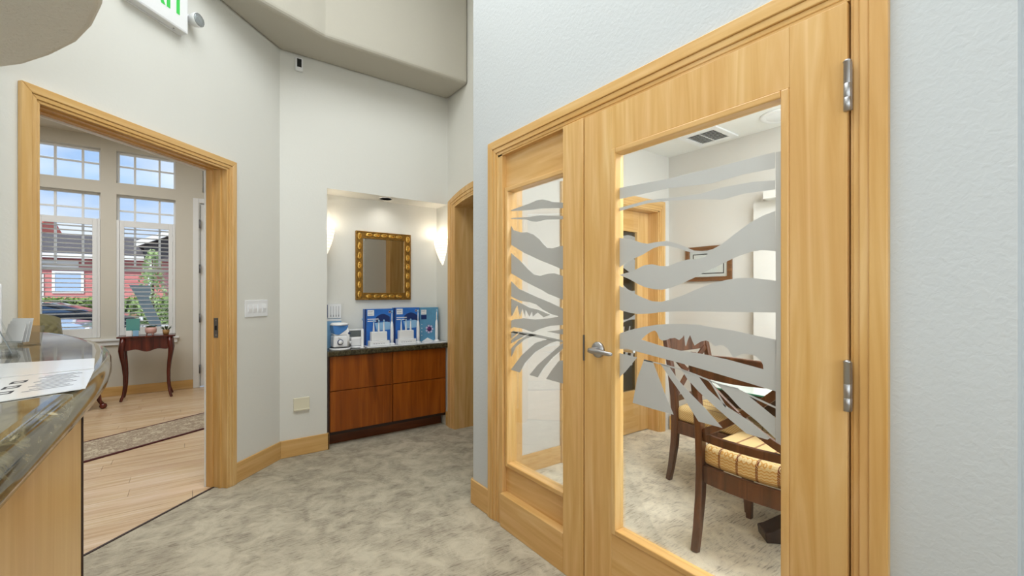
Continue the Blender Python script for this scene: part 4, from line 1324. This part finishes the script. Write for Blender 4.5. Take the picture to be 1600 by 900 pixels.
head_stand(1.345, 'white stand of three brush heads before the left blue carton')
head_stand(1.600, 'white stand of three brush heads before the right blue carton')


def power_brush(x, y_, label, hgt=1.0):
    t = thing('toothbrush', label, 'toothbrush', (x, y_, ZT + .0085), group='white power toothbrushes on the tray')
    MB().lathe([(0, 0), (.026, 0), (.026, .010), (.016, .018), (0, .018)], (0, 0, 0), 18).build('charger_base', white_gl, t)
    MB().lathe([(0, .018), (.0135, .018), (.0150, .06), (.0145, .14), (.0115, .19), (.007, .21), (0, .212)], (0, 0, 0), 16).build('handle', white_gl, t)
    MB().tube([(0, 0, .21), (0, 0, .25), (0, 0, .292)], [.0065, .0045, .0035], 10).build('neck', white_gl, t)
    MB().lathe([(0, -.012), (.007, -.008), (.008, .008), (0, .014)], (0, -.004, .30), 10).build('bristles', bristle, t)
    return t


power_brush(1.468, 3.85, 'white power toothbrush between the two blue cartons')
power_brush(1.722, 3.85, 'white power toothbrush at the right end of the second blue carton')
power_brush(1.925, 3.87, 'white power toothbrush before the teal carton at the corner')
cd = MB().tube([(1.90, 3.776, ZT + .0045), (1.93, 3.770, ZT + .0045), (1.965, 3.773, ZT + .0045), (1.988, 3.782, ZT + .0045), (1.991, 3.81, ZT + .0045)], .004, 8).build('charger_cable', white_pl)
recentre(cd); tag(cd, 'short white charger cable at the corner of the niche worktop', 'cable')

# ================================================================== SUN ROOM
def shutter(a, b, label):
    t = thing('plantation_shutter', label, 'shutter', ((a + b) / 2, 7.365, .737), group='white louvred window shutters')
    z0, z1 = .737, 2.205
    for x0, x1 in ((a + .002, a + .028), (b - .028, b - .002)):
        MB().box(x0, x1, 7.343, 7.392, z0, z1).build('frame', white_paint, t, world=True, bevel=.003)
    for x0, x1 in ((a + .030, a + .074), (b - .074, b - .030)):
        MB().box(x0, x1, 7.352, 7.382, z0, z1 - .002).build('stile', white_paint, t, world=True, bevel=.003)
    MB().box(a + .074, b - .074, 7.352, 7.382, z0, .850).build('bottom_rail', white_paint, t, world=True, bevel=.003)
    MB().box(a + .074, b - .074, 7.352, 7.382, 2.125, z1 - .002).build('top_rail', white_paint, t, world=True, bevel=.003)
    first = None
    n_ = 24
    for k in range(n_):
        z = .876 + k * (2.098 - .876) / (n_ - 1)
        if first is None:
            hw = (b - a) / 2 - .075
            first = MB().prism([(-.030, 0), (-.015, .0042), (.0, .0052), (.015, .0042), (.030, 0), (.015, -.0042), (0, -.0052), (-.015, -.0042)], 'x', -hw, hw, smooth=True).build('louver', white_paint, t)
            o_ = first
        else:
            o_ = first.copy(); COL.objects.link(o_)
        o_.location = (0, .002, z - .737)
        o_.rotation_euler = (math.radians(-9), 0, 0)
    for z in (1.0, 1.5, 2.0):
        MB().box(b - .033, b - .026, 7.337, 7.353, z - .03, z + .03).build('hinge', white_paint, t, world=True)
    return t


shutter(*WX[0], 'white louvred shutter over the left sash window')
shutter(*WX[1], 'white louvred shutter over the right sash window behind the side table')

# side table
tb = thing('side_table', 'small dark mahogany side table with curved legs under the window', 'table', (-.442, 7.02, 0))
MB().prism([(-.275, -.155), (.275, -.155), (.275, .155), (-.275, .155)], 'z', .748, .768).build('table_top', mahog, tb, bevel=.007, seg=3)
lowc = [(-.20 + .40 * q / 16, .610 - .022 * math.sin(PI * q / 16) - .012 * math.cos(4 * PI * q / 16)) for q in range(17)]
MB().prism([(-.20, .748)] + lowc + [(.20, .748)], 'y', -.128, -.112).build('apron', mahog, tb)
MB().prism([(-.20, .748)] + lowc + [(.20, .748)], 'y', .112, .128).build('apron', mahog, tb)
for x in (-.222, .208):
    MB().box(x, x + .014, -.10, .10, .61, .748).build('side_apron', mahog, tb)
for sx in (-1, 1):
    for sy in (-1, 1):
        c = [(.218, .748, .028), (.226, .66, .030), (.232, .60, .029), (.226, .53, .025), (.212, .42, .020), (.204, .30, .0165), (.205, .18, .0145), (.215, .08, .013), (.232, .018, .0155), (.238, .0, .013)]
        MB().tube([(sx * x_, sy * (x_ - .095), z_) for x_, z_, r_ in c], [r_ for x_, z_, r_ in c], 8).build('leg', mahog, tb)

teal_glass = plain('teal_glass', srgb(92, 158, 152), .15, coat=.5)
pink_cer = plain('pink_ceramic', srgb(226, 178, 168), .35)
tan_cer = plain('tan_ceramic', srgb(176, 138, 86), .5)
leaf_d = plain('succulent_leaf', srgb(70, 92, 62), .5)
v = thing('square_vase', 'square teal glass vase at the left end of the side table', 'vase', (-.575, 7.0, .7685))
MB().prism([(-.062, -.04), (.062, -.04), (.062, .04), (-.062, .04)], 'z', .07, .205, [[(-.056, -.034), (.056, -.034), (.056, .034), (-.056, .034)]]).build('glass_wall', teal_glass, v)
MB().box(-.062, .062, -.04, .04, .060, .0705).build('base', teal_glass, v)
MB().box(-.062, .062, -.04, .04, 0, .060).build('stand', acrylic, v)
for x, mt, lb in ((-.607, white_pl, 'small white box in front of the teal vase'), (-.545, blue_pale, 'small pale blue box in front of the teal vase')):
    o = MB().box(x - .026, x + .026, 6.905, 6.94, .7685, .835).build('small_box', mt, bevel=.002)
    recentre(o); tag(o, lb, 'box')
p = thing('footed_pot', 'pink footed pot with a small leafy plant on the side table', 'plant pot', (-.408, 6.97, .7685))
MB().lathe([(.0, .022), (.040, .022), (.054, .035), (.057, .07), (.052, .098), (.048, .098), (.050, .07), (0, .066)], (0, 0, 0), 24).build('pot', pink_cer, p)
for k in range(3):
    an = -PI / 2 + k * 2 * PI / 3 + .5
    MB().tube([(.036 * math.cos(an), .036 * math.sin(an), .03), (.042 * math.cos(an), .042 * math.sin(an), 0)], [.009, .007], 8).build('foot', pink_cer, p)


def leaves(n_, r, h0, h1, sz, seed):
    rnd = random.Random(seed)
    m_ = MB()
    for k in range(n_):
        an = rnd.random() * 2 * PI
        base_ = Vector((r * .3 * math.cos(an), r * .3 * math.sin(an), h0))
        tip = Vector((r * math.cos(an), r * math.sin(an), h0 + (h1 - h0) * rnd.uniform(.3, 1)))
        side = Vector((-math.sin(an), math.cos(an), 0)) * sz
        mid = (base_ + tip) / 2 + Vector((0, 0, sz * .6))
        m_.face([base_, mid + side, tip, mid - side])
    return m_


leaves(16, .062, .088, .125, .014, 3).build('plant', leaf_d, p, solid=.002)
p = thing('clay_pot', 'tan clay pot with a dark succulent at the right of the side table', 'plant pot', (-.262, 6.97, .7685))
MB().lathe([(0, 0), (.026, 0), (.034, .03), (.036, .062), (.031, .062), (.029, .05), (0, .048)], (0, 0, 0), 20).build('pot', tan_cer, p)
leaves(14, .058, .056, .115, .010, 5).build('plant', leaf_d, p, solid=.002)

# quilted armchair
olive = plain('olive_velvet', srgb(128, 122, 84), .75, sheen=.4, var=.12, vscale=30)
ac = thing('armchair', 'olive quilted armchair with dark ball feet left of the side table', 'armchair', (-1.235, 6.60, 0), -R45)


def quilt(w, h, n_, depth, rz):
    """padded panel in the local y-z plane, diamond quilting on its front (+x)"""
    m_ = MB()

    def pt(i, j):
        u, v = i / n_ * 2 - 1, j / n_
        yy, zz = u * w, v * h
        edge_ = min(1, (1 - abs(u)) * 5) * min(1, (1 - v) * 4 + .05) * min(1, v * 5 + .2)
        a = (yy + zz) / .085; b_ = (yy - zz) / .085
        d = min(abs(a - round(a)), abs(b_ - round(b_)))
        puff = min(1, d * 3.2) ** .5
        zz2 = zz - (.10 * h * abs(u) ** 3) * v
        return (depth * (.45 * max(0, edge_) ** .5 + .40 * puff * max(0, edge_)), yy, zz2)
    P_ = [[pt(i, j) for j in range(n_ + 1)] for i in range(n_ + 1)]
    vs = [P_[i][j] for i in range(n_ + 1) for j in range(n_ + 1)]
    fs = []
    for i in range(n_):
        for j in range(n_):
            a = i * (n_ + 1) + j
            fs.append((a, a + n_ + 1, a + n_ + 2, a + 1))
    m_.mesh(vs, fs, True)
    m_.mesh([(-.05, p_[1], p_[2]) for p_ in vs], [f_[::-1] for f_ in fs], True)
    ring_ = [P_[i][0] for i in range(n_ + 1)] + [P_[n_][j] for j in range(1, n_ + 1)] + [P_[i][n_] for i in range(n_ - 1, -1, -1)] + [P_[0][j] for j in range(n_ - 1, 0, -1)]
    for a, b_ in zip(ring_, ring_[1:] + ring_[:1]):
        m_.face([a, (-.05, a[1], a[2]), (-.05, b_[1], b_[2]), b_], True)
    return m_


bk_ = quilt(.39, .65, 44, .07, 0).build('backrest', olive, ac, loc=(-.27, 0, .42))
bk_.rotation_euler = (0, math.radians(-10), 0)
MB().box(-.26, .29, -.27, .27, .24, .44).build('seat_cushion', olive, ac, bevel=.05, seg=4)
for sy in (-1, 1):
    MB().box(-.28, .26, sy * .31 - .045, sy * .31 + .045, .22, .60).build('arm', olive, ac, bevel=.04, seg=4)
MB().box(-.29, .29, -.31, .31, .16, .25).build('seat_base', olive, ac, bevel=.02)
for sx in (-1, 1):
    for sy in (-1, 1):
        lg = MB().tube([(sx * .25, sy * .26, .20), (sx * .275, sy * .285, .14), (sx * .285, sy * .295, .085), (sx * .30, sy * .31, .05)], [.035, .028, .018, .020], 10).build('leg', mahog, ac)
        MB().lathe([(0, 0), (.020, .003), (.032, .018), (.034, .032), (.027, .052), (0, .062)], (sx * .305, sy * .315, 0), 14).build('ball_foot', mahog, lg)

# runner rug
rug_m, n_, l_, b_ = new_mat('oriental_rug')
tcn = n_.new('ShaderNodeTexCoord')
vo = n_.new('ShaderNodeTexVoronoi'); vo.inputs['Scale'].default_value = 16
no = n_.new('ShaderNodeTexNoise'); no.inputs['Scale'].default_value = 22; no.inputs['Detail'].default_value = 6; no.inputs['Distortion'].default_value = 2
l_.new(tcn.outputs['Object'], vo.inputs['Vector']); l_.new(tcn.outputs['Object'], no.inputs['Vector'])
rp = n_.new('ShaderNodeValToRGB')
e = rp.color_ramp.elements
e[0].position, e[0].color = .30, srgb(110, 66, 60)
e[1].position, e[1].color = .75, srgb(196, 182, 156)
for p_, c_ in ((.42, srgb(150, 132, 112)), (.50, srgb(176, 162, 138)), (.58, srgb(140, 118, 100))):
    k_ = e.new(p_); k_.color = c_
mxn = n_.new('ShaderNodeMath'); mxn.operation = 'MULTIPLY_ADD'; mxn.inputs[1].default_value = .25; mxn.inputs[2].default_value = 0
l_.new(vo.outputs['Distance'], mxn.inputs[0])
ad = n_.new('ShaderNodeMath'); ad.operation = 'ADD'
l_.new(mxn.outputs[0], ad.inputs[0]); l_.new(no.outputs['Fac'], ad.inputs[1])
l_.new(ad.outputs[0], rp.inputs['Fac']); l_.new(rp.outputs[0], b_.inputs['Base Color'])
b_.inputs['Roughness'].default_value = .95
rug_edge = plain('rug_edge', srgb(84, 38, 38), .95)
rg = thing('runner_rug', 'faded oriental runner rug on the laminate floor beyond the doorway', 'rug', (-.50, 4.99, 0), math.atan2(.53, .85))
MB().box(-1.35, 1.35, -.262, .262, 0, .009).build('field', rug_m, rg)
for a, b in ((-.285, -.262), (.262, .285)):
    MB().box(-1.35, 1.35, a, b, 0, .010).build('edge_band', rug_edge, rg)

# ================================================================== OUTSIDE THE WINDOWS
asphalt = plain('light_pavement', srgb(196, 194, 190), .9, var=.1, vscale=1.5)
red_sid = plain('red_siding', srgb(206, 128, 126), .7)
roof_m = plain('dark_roof', srgb(92, 86, 88), .8, var=.15, vscale=2)
tile_m = plain('red_roof_tiles', srgb(196, 92, 70), .8)
hedge_m = plain('hedge_leaf', srgb(136, 160, 88), .6, var=.35, vscale=3)
tree_m = plain('tree_leaf', srgb(150, 172, 112), .6, var=.35, vscale=3)
bark = plain('bark', srgb(96, 80, 66), .9)
o = MB().box(-40, 30, 7.53, 60, -.30, -.20).build('ground', asphalt)
recentre(o); struct(o, 'pale pavement outside the sun room windows', 'ground')

rb = thing('red_building', 'red sided building with a dark roof across the street, behind the shutters', 'building', (-5, 34, -.20))
m = MB()
zz = -.2
while zz < 3.38:
    m.face([(-16, 33.97, zz), (6, 33.97, zz), (6, 34.0, zz + .2), (-16, 34.0, zz + .2)])
    m.face([(-16, 34.0, zz), (6, 34.0, zz), (6, 33.97, zz), (-16, 33.97, zz)])
    zz += .2
sd = m.build('siding', red_sid, rb, world=True); sd['kind'] = 'stuff'
MB().box(-16, 6, 34.01, 40, -.2, 3.4).build('wall', red_sid, rb, world=True)
MB().prism([(33.3, 3.32), (33.3, 3.46), (37.5, 4.9), (41, 3.46), (41, 3.32)], 'x', -16.4, 6.4).build('roof', roof_m, rb, world=True)
MB().box(-16.4, 6.4, 33.2, 33.3, 3.24, 3.48).build('gutter_board', white_paint, rb, world=True)
for x0, x1, z0, z1 in ((-6.02, -5.0, 1.45, 2.45), (-10.5, -9.3, 1.2, 2.5), (1.2, 2.6, 1.2, 2.5)):
    f_ = MB().prism([(x0 - .12, z0 - .12), (x1 + .12, z0 - .12), (x1 + .12, z1 + .12), (x0 - .12, z1 + .12)], 'y', 33.90, 33.99, [[(x0, z0), (x1, z0), (x1, z1), (x0, z1)]]).build('window_frame', white_paint, rb, world=True)
    MB().box(x0, x1, 33.93, 33.96, z0, z1).build('pane', plain('painted_sky_pane', srgb(176, 200, 232), .15, .2), f_, world=True)  # pale blue paints the sky's reflection into the pane
MB().box(-6.9, -5.1, 33.88, 33.99, 2.72, 3.12).build('sign_board', white_paint, rb, world=True)
MB().box(-7.4, -6.45, 33.9, 33.99, .3, 2.4).build('door_frame', white_paint, rb, world=True)
# front gable with white rake boards
MB().prism([(-2.45, 4.15), (1.2, 5.95), (4.85, 4.15), (4.85, 3.95), (1.2, 5.75), (-2.45, 3.95)][::-1], 'y', 31.6, 37.0).build('gable_roof', roof_m, rb, world=True)
MB().prism([(-2.50, 4.20), (1.2, 6.02), (4.9, 4.20), (4.9, 3.90), (1.2, 5.70), (-2.50, 3.90)][::-1], 'y', 31.5, 31.6).build('rake_board', white_paint, rb, world=True)
MB().prism([(-2.2, 3.3), (4.6, 3.3), (4.6, 4.0), (1.2, 5.7), (-2.2, 4.0)], 'y', 32.4, 34.0).build('gable_wall', roof_m, rb, world=True)
for x in (-1.9, 4.3):
    MB().box(x - .12, x + .12, 32.4, 32.64, -.2, 3.3).build('porch_post', white_paint, rb, world=True)
rb2 = thing('tall_building', 'building with a red tiled roof whose tip shows over the left shutter', 'building', (-12, 44, -.20))
MB().box(-20, -8.55, 42, 50, -.2, 5.6).build('wall', wall_cream, rb2, world=True)
MB().prism([(41.4, 5.6), (46, 7.0), (50.6, 5.6)], 'x', -20.4, -8.3).build('roof', tile_m, rb2, world=True)


def leaf_cloud(pts_fn, n_, sz, seed):
    rnd = random.Random(seed)
    m_ = MB()
    for k in range(n_):
        c = Vector(pts_fn(rnd))
        a = Vector((rnd.gauss(0, 1), rnd.gauss(0, 1), rnd.gauss(0, 1))).normalized()
        b_ = a.cross(Vector((rnd.gauss(0, 1), rnd.gauss(0, 1), rnd.gauss(0, 1)))).normalized()
        s_ = sz * rnd.uniform(.6, 1.3)
        m_.face([c - a * s_, c + b_ * s_ * .5, c + a * s_, c - b_ * s_ * .5])
    return m_


hd_ = thing('hedge', 'clipped green hedge in front of the red building', 'hedge', (-2.0, 28, -.20))
o = leaf_cloud(lambda r: (r.uniform(-7, 3), r.uniform(27.5, 28.6), -.2 + 1.28 * min(1, r.random() ** .6 + .02)), 5200, .12, 1).build('foliage', hedge_m, hd_, world=True); o['kind'] = 'stuff'
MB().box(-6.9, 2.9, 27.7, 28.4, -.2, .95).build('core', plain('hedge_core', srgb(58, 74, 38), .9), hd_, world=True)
tr_ = thing('young_tree', 'young leafy tree seen through the right shutter', 'tree', (-1.25, 22, -.20))
o = leaf_cloud(lambda r: (lambda h, an, q: (-1.25 + (.08 + .85 * (1 - h)) * q * math.cos(an), 22 + .8 * q * math.sin(an), .1 + 2.9 * h))(r.random() ** 1.3, r.random() * 6.28, r.random() ** .5), 620, .10, 2).build('foliage', tree_m, tr_, world=True); o['kind'] = 'stuff'
MB().tube([(-1.25, 22, -.2), (-1.22, 22, 1.2), (-1.25, 22, 2.85)], [.06, .045, .015], 8).build('trunk', bark, tr_, world=True)


def car(label, loc, rz, paint_m, h=1.5, L=4.4):
    t = thing('parked_car', label, 'car', loc, rz)
    a, b = -L / 2, L / 2
    pr = [(a, .35), (a + .05, .75), (a + .25, .92), (b - 1.25, .95), (b - .15, .80), (b, .55), (b - .05, .28), (a + .1, .28)]
    MB().prism(pr[::-1], 'y', -.88, .88).build('body', paint_m, t, bevel=.07, seg=3)
    cab_ = [(a + .15, .90), (a + .45, h - .05), (a + .9, h), (b - 2.0, h - .02), (b - 1.15, .92)]
    MB().prism(cab_[::-1], 'y', -.76, .76).build('roof', paint_m, t, bevel=.06, seg=3)
    for sy in (-1, 1):
        win = [(a + .42, .95), (a + .60, h - .14), (b - 2.05, h - .12), (b - 1.45, .95)]
        d0, d1_ = sorted((sy * .755, sy * .768))
        MB().prism(win[::-1], 'y', d0, d1_).build('side_window', car_glass, t)
    MB().bar([(b - 1.93, 0, h - .05), (b - 1.17, 0, .97)], 1.36, .03, (0, 1, 0)).build('windscreen', car_glass, t)
    MB().bar([(a + .16, 0, .98), (a + .46, 0, h - .10)], 1.36, .03, (0, 1, 0)).build('rear_window', car_glass, t)
    for x_ in (a + .85, b - .85):
        for sy in (-1, 1):
            w_ = MB().lathe([(0, -.11), (.20, -.11), (.30, -.10), (.32, -.06), (.32, .06), (.30, .10), (.20, .11), (0, .11)], (x_, sy * .80, .32), 22, axis='y').build('wheel', black_pl, t)
            MB().lathe([(0, -.125), (.18, -.12), (.20, -.10), (.20, .10), (.18, .12), (0, .125)], (x_, sy * .80, .32), 16, axis='y').build('hub_cap', steel_d, w_)
    for sy in (-1, 1):
        MB().box(b - .12, b - .02, sy * .62 - .16, sy * .62 + .16, .58, .72).build('headlight', white_gl, t, bevel=.02)
    return t


car_glass = plain('car_glass', srgb(70, 92, 120), .04, .3, coat=1)
silver_blue = plain('silver_blue_car_paint', srgb(176, 196, 220), .2, .4, coat=.8)
black_paint = plain('black_car_paint', srgb(26, 28, 32), .2, .3, coat=.8)
car('silver blue car parked outside the left shuttered window', (-4.15, 14.4, -.20), 0, silver_blue, 1.58, 4.6)
car('black car parked farther back, seen through the right shutter', (-3.55, 18.5, -.20), 0, black_paint, 1.25, 4.5)
gm = plain('grey_painted_metal', srgb(150, 164, 170), .45)
sp_ = thing('slanted_post', 'slanted grey metal post with a flat plate on top, outside the right window', 'post', (-.30, 8.45, -.20))
MB().bar([(-.30, 8.45, -.2), (-.44, 8.45, .82), (-.585, 8.45, 1.22)], .13, .03, (1, 0, .25)).build('post', gm, sp_, world=True)
MB().prism([(-.74, 1.41), (-.50, 1.40), (-.49, 1.30), (-.535, 1.18), (-.64, 1.20)][::-1], 'y', 8.41, 8.44).build('top_plate', gm, sp_, world=True)

# ================================================================== MEETING ROOM
ch = thing('dining_chair', 'nearest dark wooden dining chair with cross back and chevron seat, seen from behind', 'chair', (2.295, .986, 0))
RL = [(-.290, 0, .034), (-.268, .10, .038), (-.243, .26, .048), (-.235, .40, .052), (-.246, .58, .046), (-.276, .78, .040), (-.318, .985, .034)]
for sy in (-1, 1):
    MB().bar([(x_, sy * .218, z_) for x_, z_, h_ in RL], .036, [h_ for x_, z_, h_ in RL], (0, 1, 0)).build('leg', walnut, ch, bevel=.006)
    MB().bar([(.240, sy * .215, .425), (.246, sy * .215, .28), (.258, sy * .215, 0)], [.048, .046, .030], [.048, .046, .030], (0, 1, 0)).build('leg', walnut, ch, bevel=.005)


def bow(z, x0, d, n_=14, w=.2):
    return [(x0 - d * (1 - (u / w) ** 2), u, z) for u in [-w + 2 * w * q / n_ for q in range(n_ + 1)]]


fr_ = MB().bar(bow(.380, -.238, .022), .024, .085, (1, 0, 0))
fr_.bar([(.245, -.2, .38), (.262, 0, .38), (.245, .2, .38)], .024, .085, (1, 0, 0))
for sy in (-1, 1):
    fr_.bar([(-.23, sy * .218, .38), (.24, sy * .218, .38)], .024, .085, (0, 1, 0))
fr_.build('seat_frame', walnut, ch, bevel=.004)
MB().bar(bow(.926, -.303, .030, w=.205), .024, [.10 + .02 * math.sin(PI * q / 14) for q in range(15)], (1, 0, .0)).build('crest_rail', walnut, ch, bevel=.005)
MB().bar(bow(.562, -.243, .026), .022, .040, (1, 0, 0)).build('lower_rail', walnut, ch, bevel=.004)
for sy in (-1, 1):
    pth = []
    for q in range(15):
        u = -1 + 2 * q / 14
        z_ = .715 + .150 * u + .022 * u * u
        pth.append((-.243 - .026 * (1 - u * u) - (z_ - .56) * .16, sy * .196 * u, z_))
    MB().bar(pth, .018 if sy > 0 else .0182, .036, (1, 0, 0)).build('cross_slat', walnut, ch, bevel=.003)
MB().lathe([(0, -.022), (.020, -.018), (.024, 0), (.020, .018), (0, .022)], (-.296, 0, .715), 16, axis='x').build('boss', walnut, ch)
cu = MB()
cu.prism([(-.232, -.222), (-.252, -.10), (-.258, 0), (-.252, .10), (-.232, .222), (.24, .226), (.262, 0), (.24, -.226)][::-1], 'z', .418, .520)
cu.build('seat_cushion', fabric_ch, ch, bevel=.034, seg=5)
ch2 = dup(ch, (2.842, 1.478, 0), math.radians(-94), 'dark wooden cross-back chair at the far end of the glass-topped table')

table_glass, n_, l_, b_ = new_mat('table_top_glass')
b_.inputs['Base Color'].default_value = srgb(214, 226, 220)  # pale colour paints whitish reflections into the glass
b_.inputs['Roughness'].default_value = .03
b_.inputs['Specular IOR Level'].default_value = .9
b_.inputs['Coat Weight'].default_value = 1.0
green_edge = plain('green_glass_edge', srgb(60, 128, 104), .1, coat=.5)
mt_ = thing('dining_table', 'dark wooden table with a glass top coloured pale for its reflections and heavy pedestal in the meeting room', 'table', (2.87, .55, 0))
MB().box(2.39, 3.31, -.30, 1.42, .695, .738).build('table_top', walnut_d, mt_, world=True, bevel=.006)
MB().box(2.375, 3.325, -.315, 1.435, .7385, .7465).build('glass_edge', green_edge, mt_, world=True, bevel=.001)
MB().box(2.377, 3.323, -.313, 1.433, .7466, .7475).build('glass_top', table_glass, mt_, world=True)
MB().prism([(2.47, -.22), (3.23, -.22), (3.23, 1.34), (2.47, 1.34)], 'z', .63, .695, [[(2.50, -.19), (3.20, -.19), (3.20, 1.31), (2.50, 1.31)]]).build('apron', walnut_d, mt_, world=True)
MB().bar([(2.87, .56, .14), (2.87, .56, .22), (2.87, .56, .50), (2.87, .56, .695)], [.26, .20, .16, .30], [.26, .20, .16, .30], (1, 0, 0)).build('pedestal', walnut_d, mt_, world=True, bevel=.01)
for sx in (-1, 1):
    for sy in (-1, 1):
        MB().bar([(2.87 + sx * .02, .56 + sy * .02, .145), (2.87 + sx * .30, .56 + sy * .32, .10), (2.87 + sx * .45, .56 + sy * .48, .032), (2.87 + sx * .475, .56 + sy * .505, .026)], [.13, .12, .11, .11], [.28, .17, .06, .05], (sy, -sx, 0)).build('foot', walnut_d, mt_, world=True, bevel=.006)

pf = thing('framed_certificate', 'wood framed certificate on the cream wall behind the glazed door', 'picture', (3.634, 2.055, 1.385))
MB().prism([(-.21, 0), (.21, 0), (.21, .305), (-.21, .305)], 'x', -.026, -.001, [[(-.172, .038), (.172, .038), (.172, .267), (-.172, .267)]]).build('frame', wood('picture_wood', srgb(96, 62, 34), srgb(120, 80, 46), srgb(142, 98, 60), 'y'), pf, bevel=.004)
MB().box(-.012, -.004, -.174, .174, .036, .269).build('mount', paper, pf)
MB().prism([(-.142, .064), (.142, .064), (.142, .241), (-.142, .241)], 'x', -.0128, -.0121, [[(-.134, .072), (.134, .072), (.134, .233), (-.134, .233)]]).build('dark_border', ink_d, pf)
m = MB()
for k, w_ in enumerate((.07, .11, .05, .10, .09, .06)):
    m.box(-.0126, -.0121, -w_ * .8, w_ * .8, .205 - k * .019, .208 - k * .019)
m.build('printed_line', ink, pf)
MB().box(-.015, -.0145, -.172, .172, .038, .267).build('glass', glass, pf)

vt = thing('air_vent', 'square white air vent in the meeting room ceiling', 'air vent', (3.385, 1.925, 2.56))
MB().prism([(-.175, -.165), (.175, -.165), (.175, .165), (-.175, .165)], 'z', -.014, 0, [[(-.125, -.115), (.125, -.115), (.125, .115), (-.125, .115)]]).build('frame', white_pl, vt, bevel=.004)
MB().box(-.125, .125, -.115, .115, -.003, -.001).build('backing', black_pl, vt)
for k in range(9):
    MB().obox((-.112 + k * .028, 0, -.009), (.016, .228, .0015), (0, math.radians(-32), 0)).build('slat', white_pl, vt)
MB().box(-.125, .125, -.004, .004, -.0145, -.013).build('cross_bar', white_pl, vt)
cl = thing('ceiling_light', 'round white flush ceiling light beside the air vent', 'ceiling light', (3.42, 1.38, 2.56))
MB().lathe([(0, -.012), (.10, -.011), (.112, -.008), (.118, -.003)], (0, 0, 0), 32).build('diffuser', white_gl, cl)
MB().lathe([(.118, -.010), (.134, -.012), (.142, -.006), (.144, 0)], (0, 0, 0), 32).build('trim_ring', white_pl, cl)

# ================================================================== DIM ROOM BEYOND THE ARCH
rk = thing('storage_rack', 'dark storage rack in the dim room beyond the arched opening', 'rack', (2.62, 4.12, 0))
for x in (2.24, 3.0):
    for y_ in (3.99, 4.26):
        MB().box(x - .012, x + .012, y_ - .012, y_ + .012, 0, 2.1).build('post', black_pl, rk, world=True)
for z in (.25, .72, 1.18, 1.62, 2.05):
    MB().box(2.23, 3.01, 3.98, 4.27, z - .012, z + .008).build('shelf', steel_d, rk, world=True)
grey_case = plain('charcoal_case', srgb(52, 55, 60), .4)
for x, z, hh, lb in ((2.40, 1.628, .30, 'black equipment case on the upper rack shelf in the dim room'), (2.40, 1.188, .26, 'charcoal case on the middle rack shelf in the dim room'),
                     (2.40, .728, .24, 'dark case on the lower middle rack shelf in the dim room'), (2.40, .258, .25, 'dark case on the lowest rack shelf in the dim room')):
    t = thing('equipment_case', lb, 'case', (x, 4.12, z + .0005))
    MB().box(-.15, .15, -.11, .11, 0, hh).build('body', grey_case if z < 1.5 else black_pl, t, bevel=.01)
    MB().tube([(-.06, -.112, hh * .7), (-.05, -.135, hh * .72), (.05, -.135, hh * .72), (.06, -.112, hh * .7)], .008, 8).build('handle', steel_d, t)
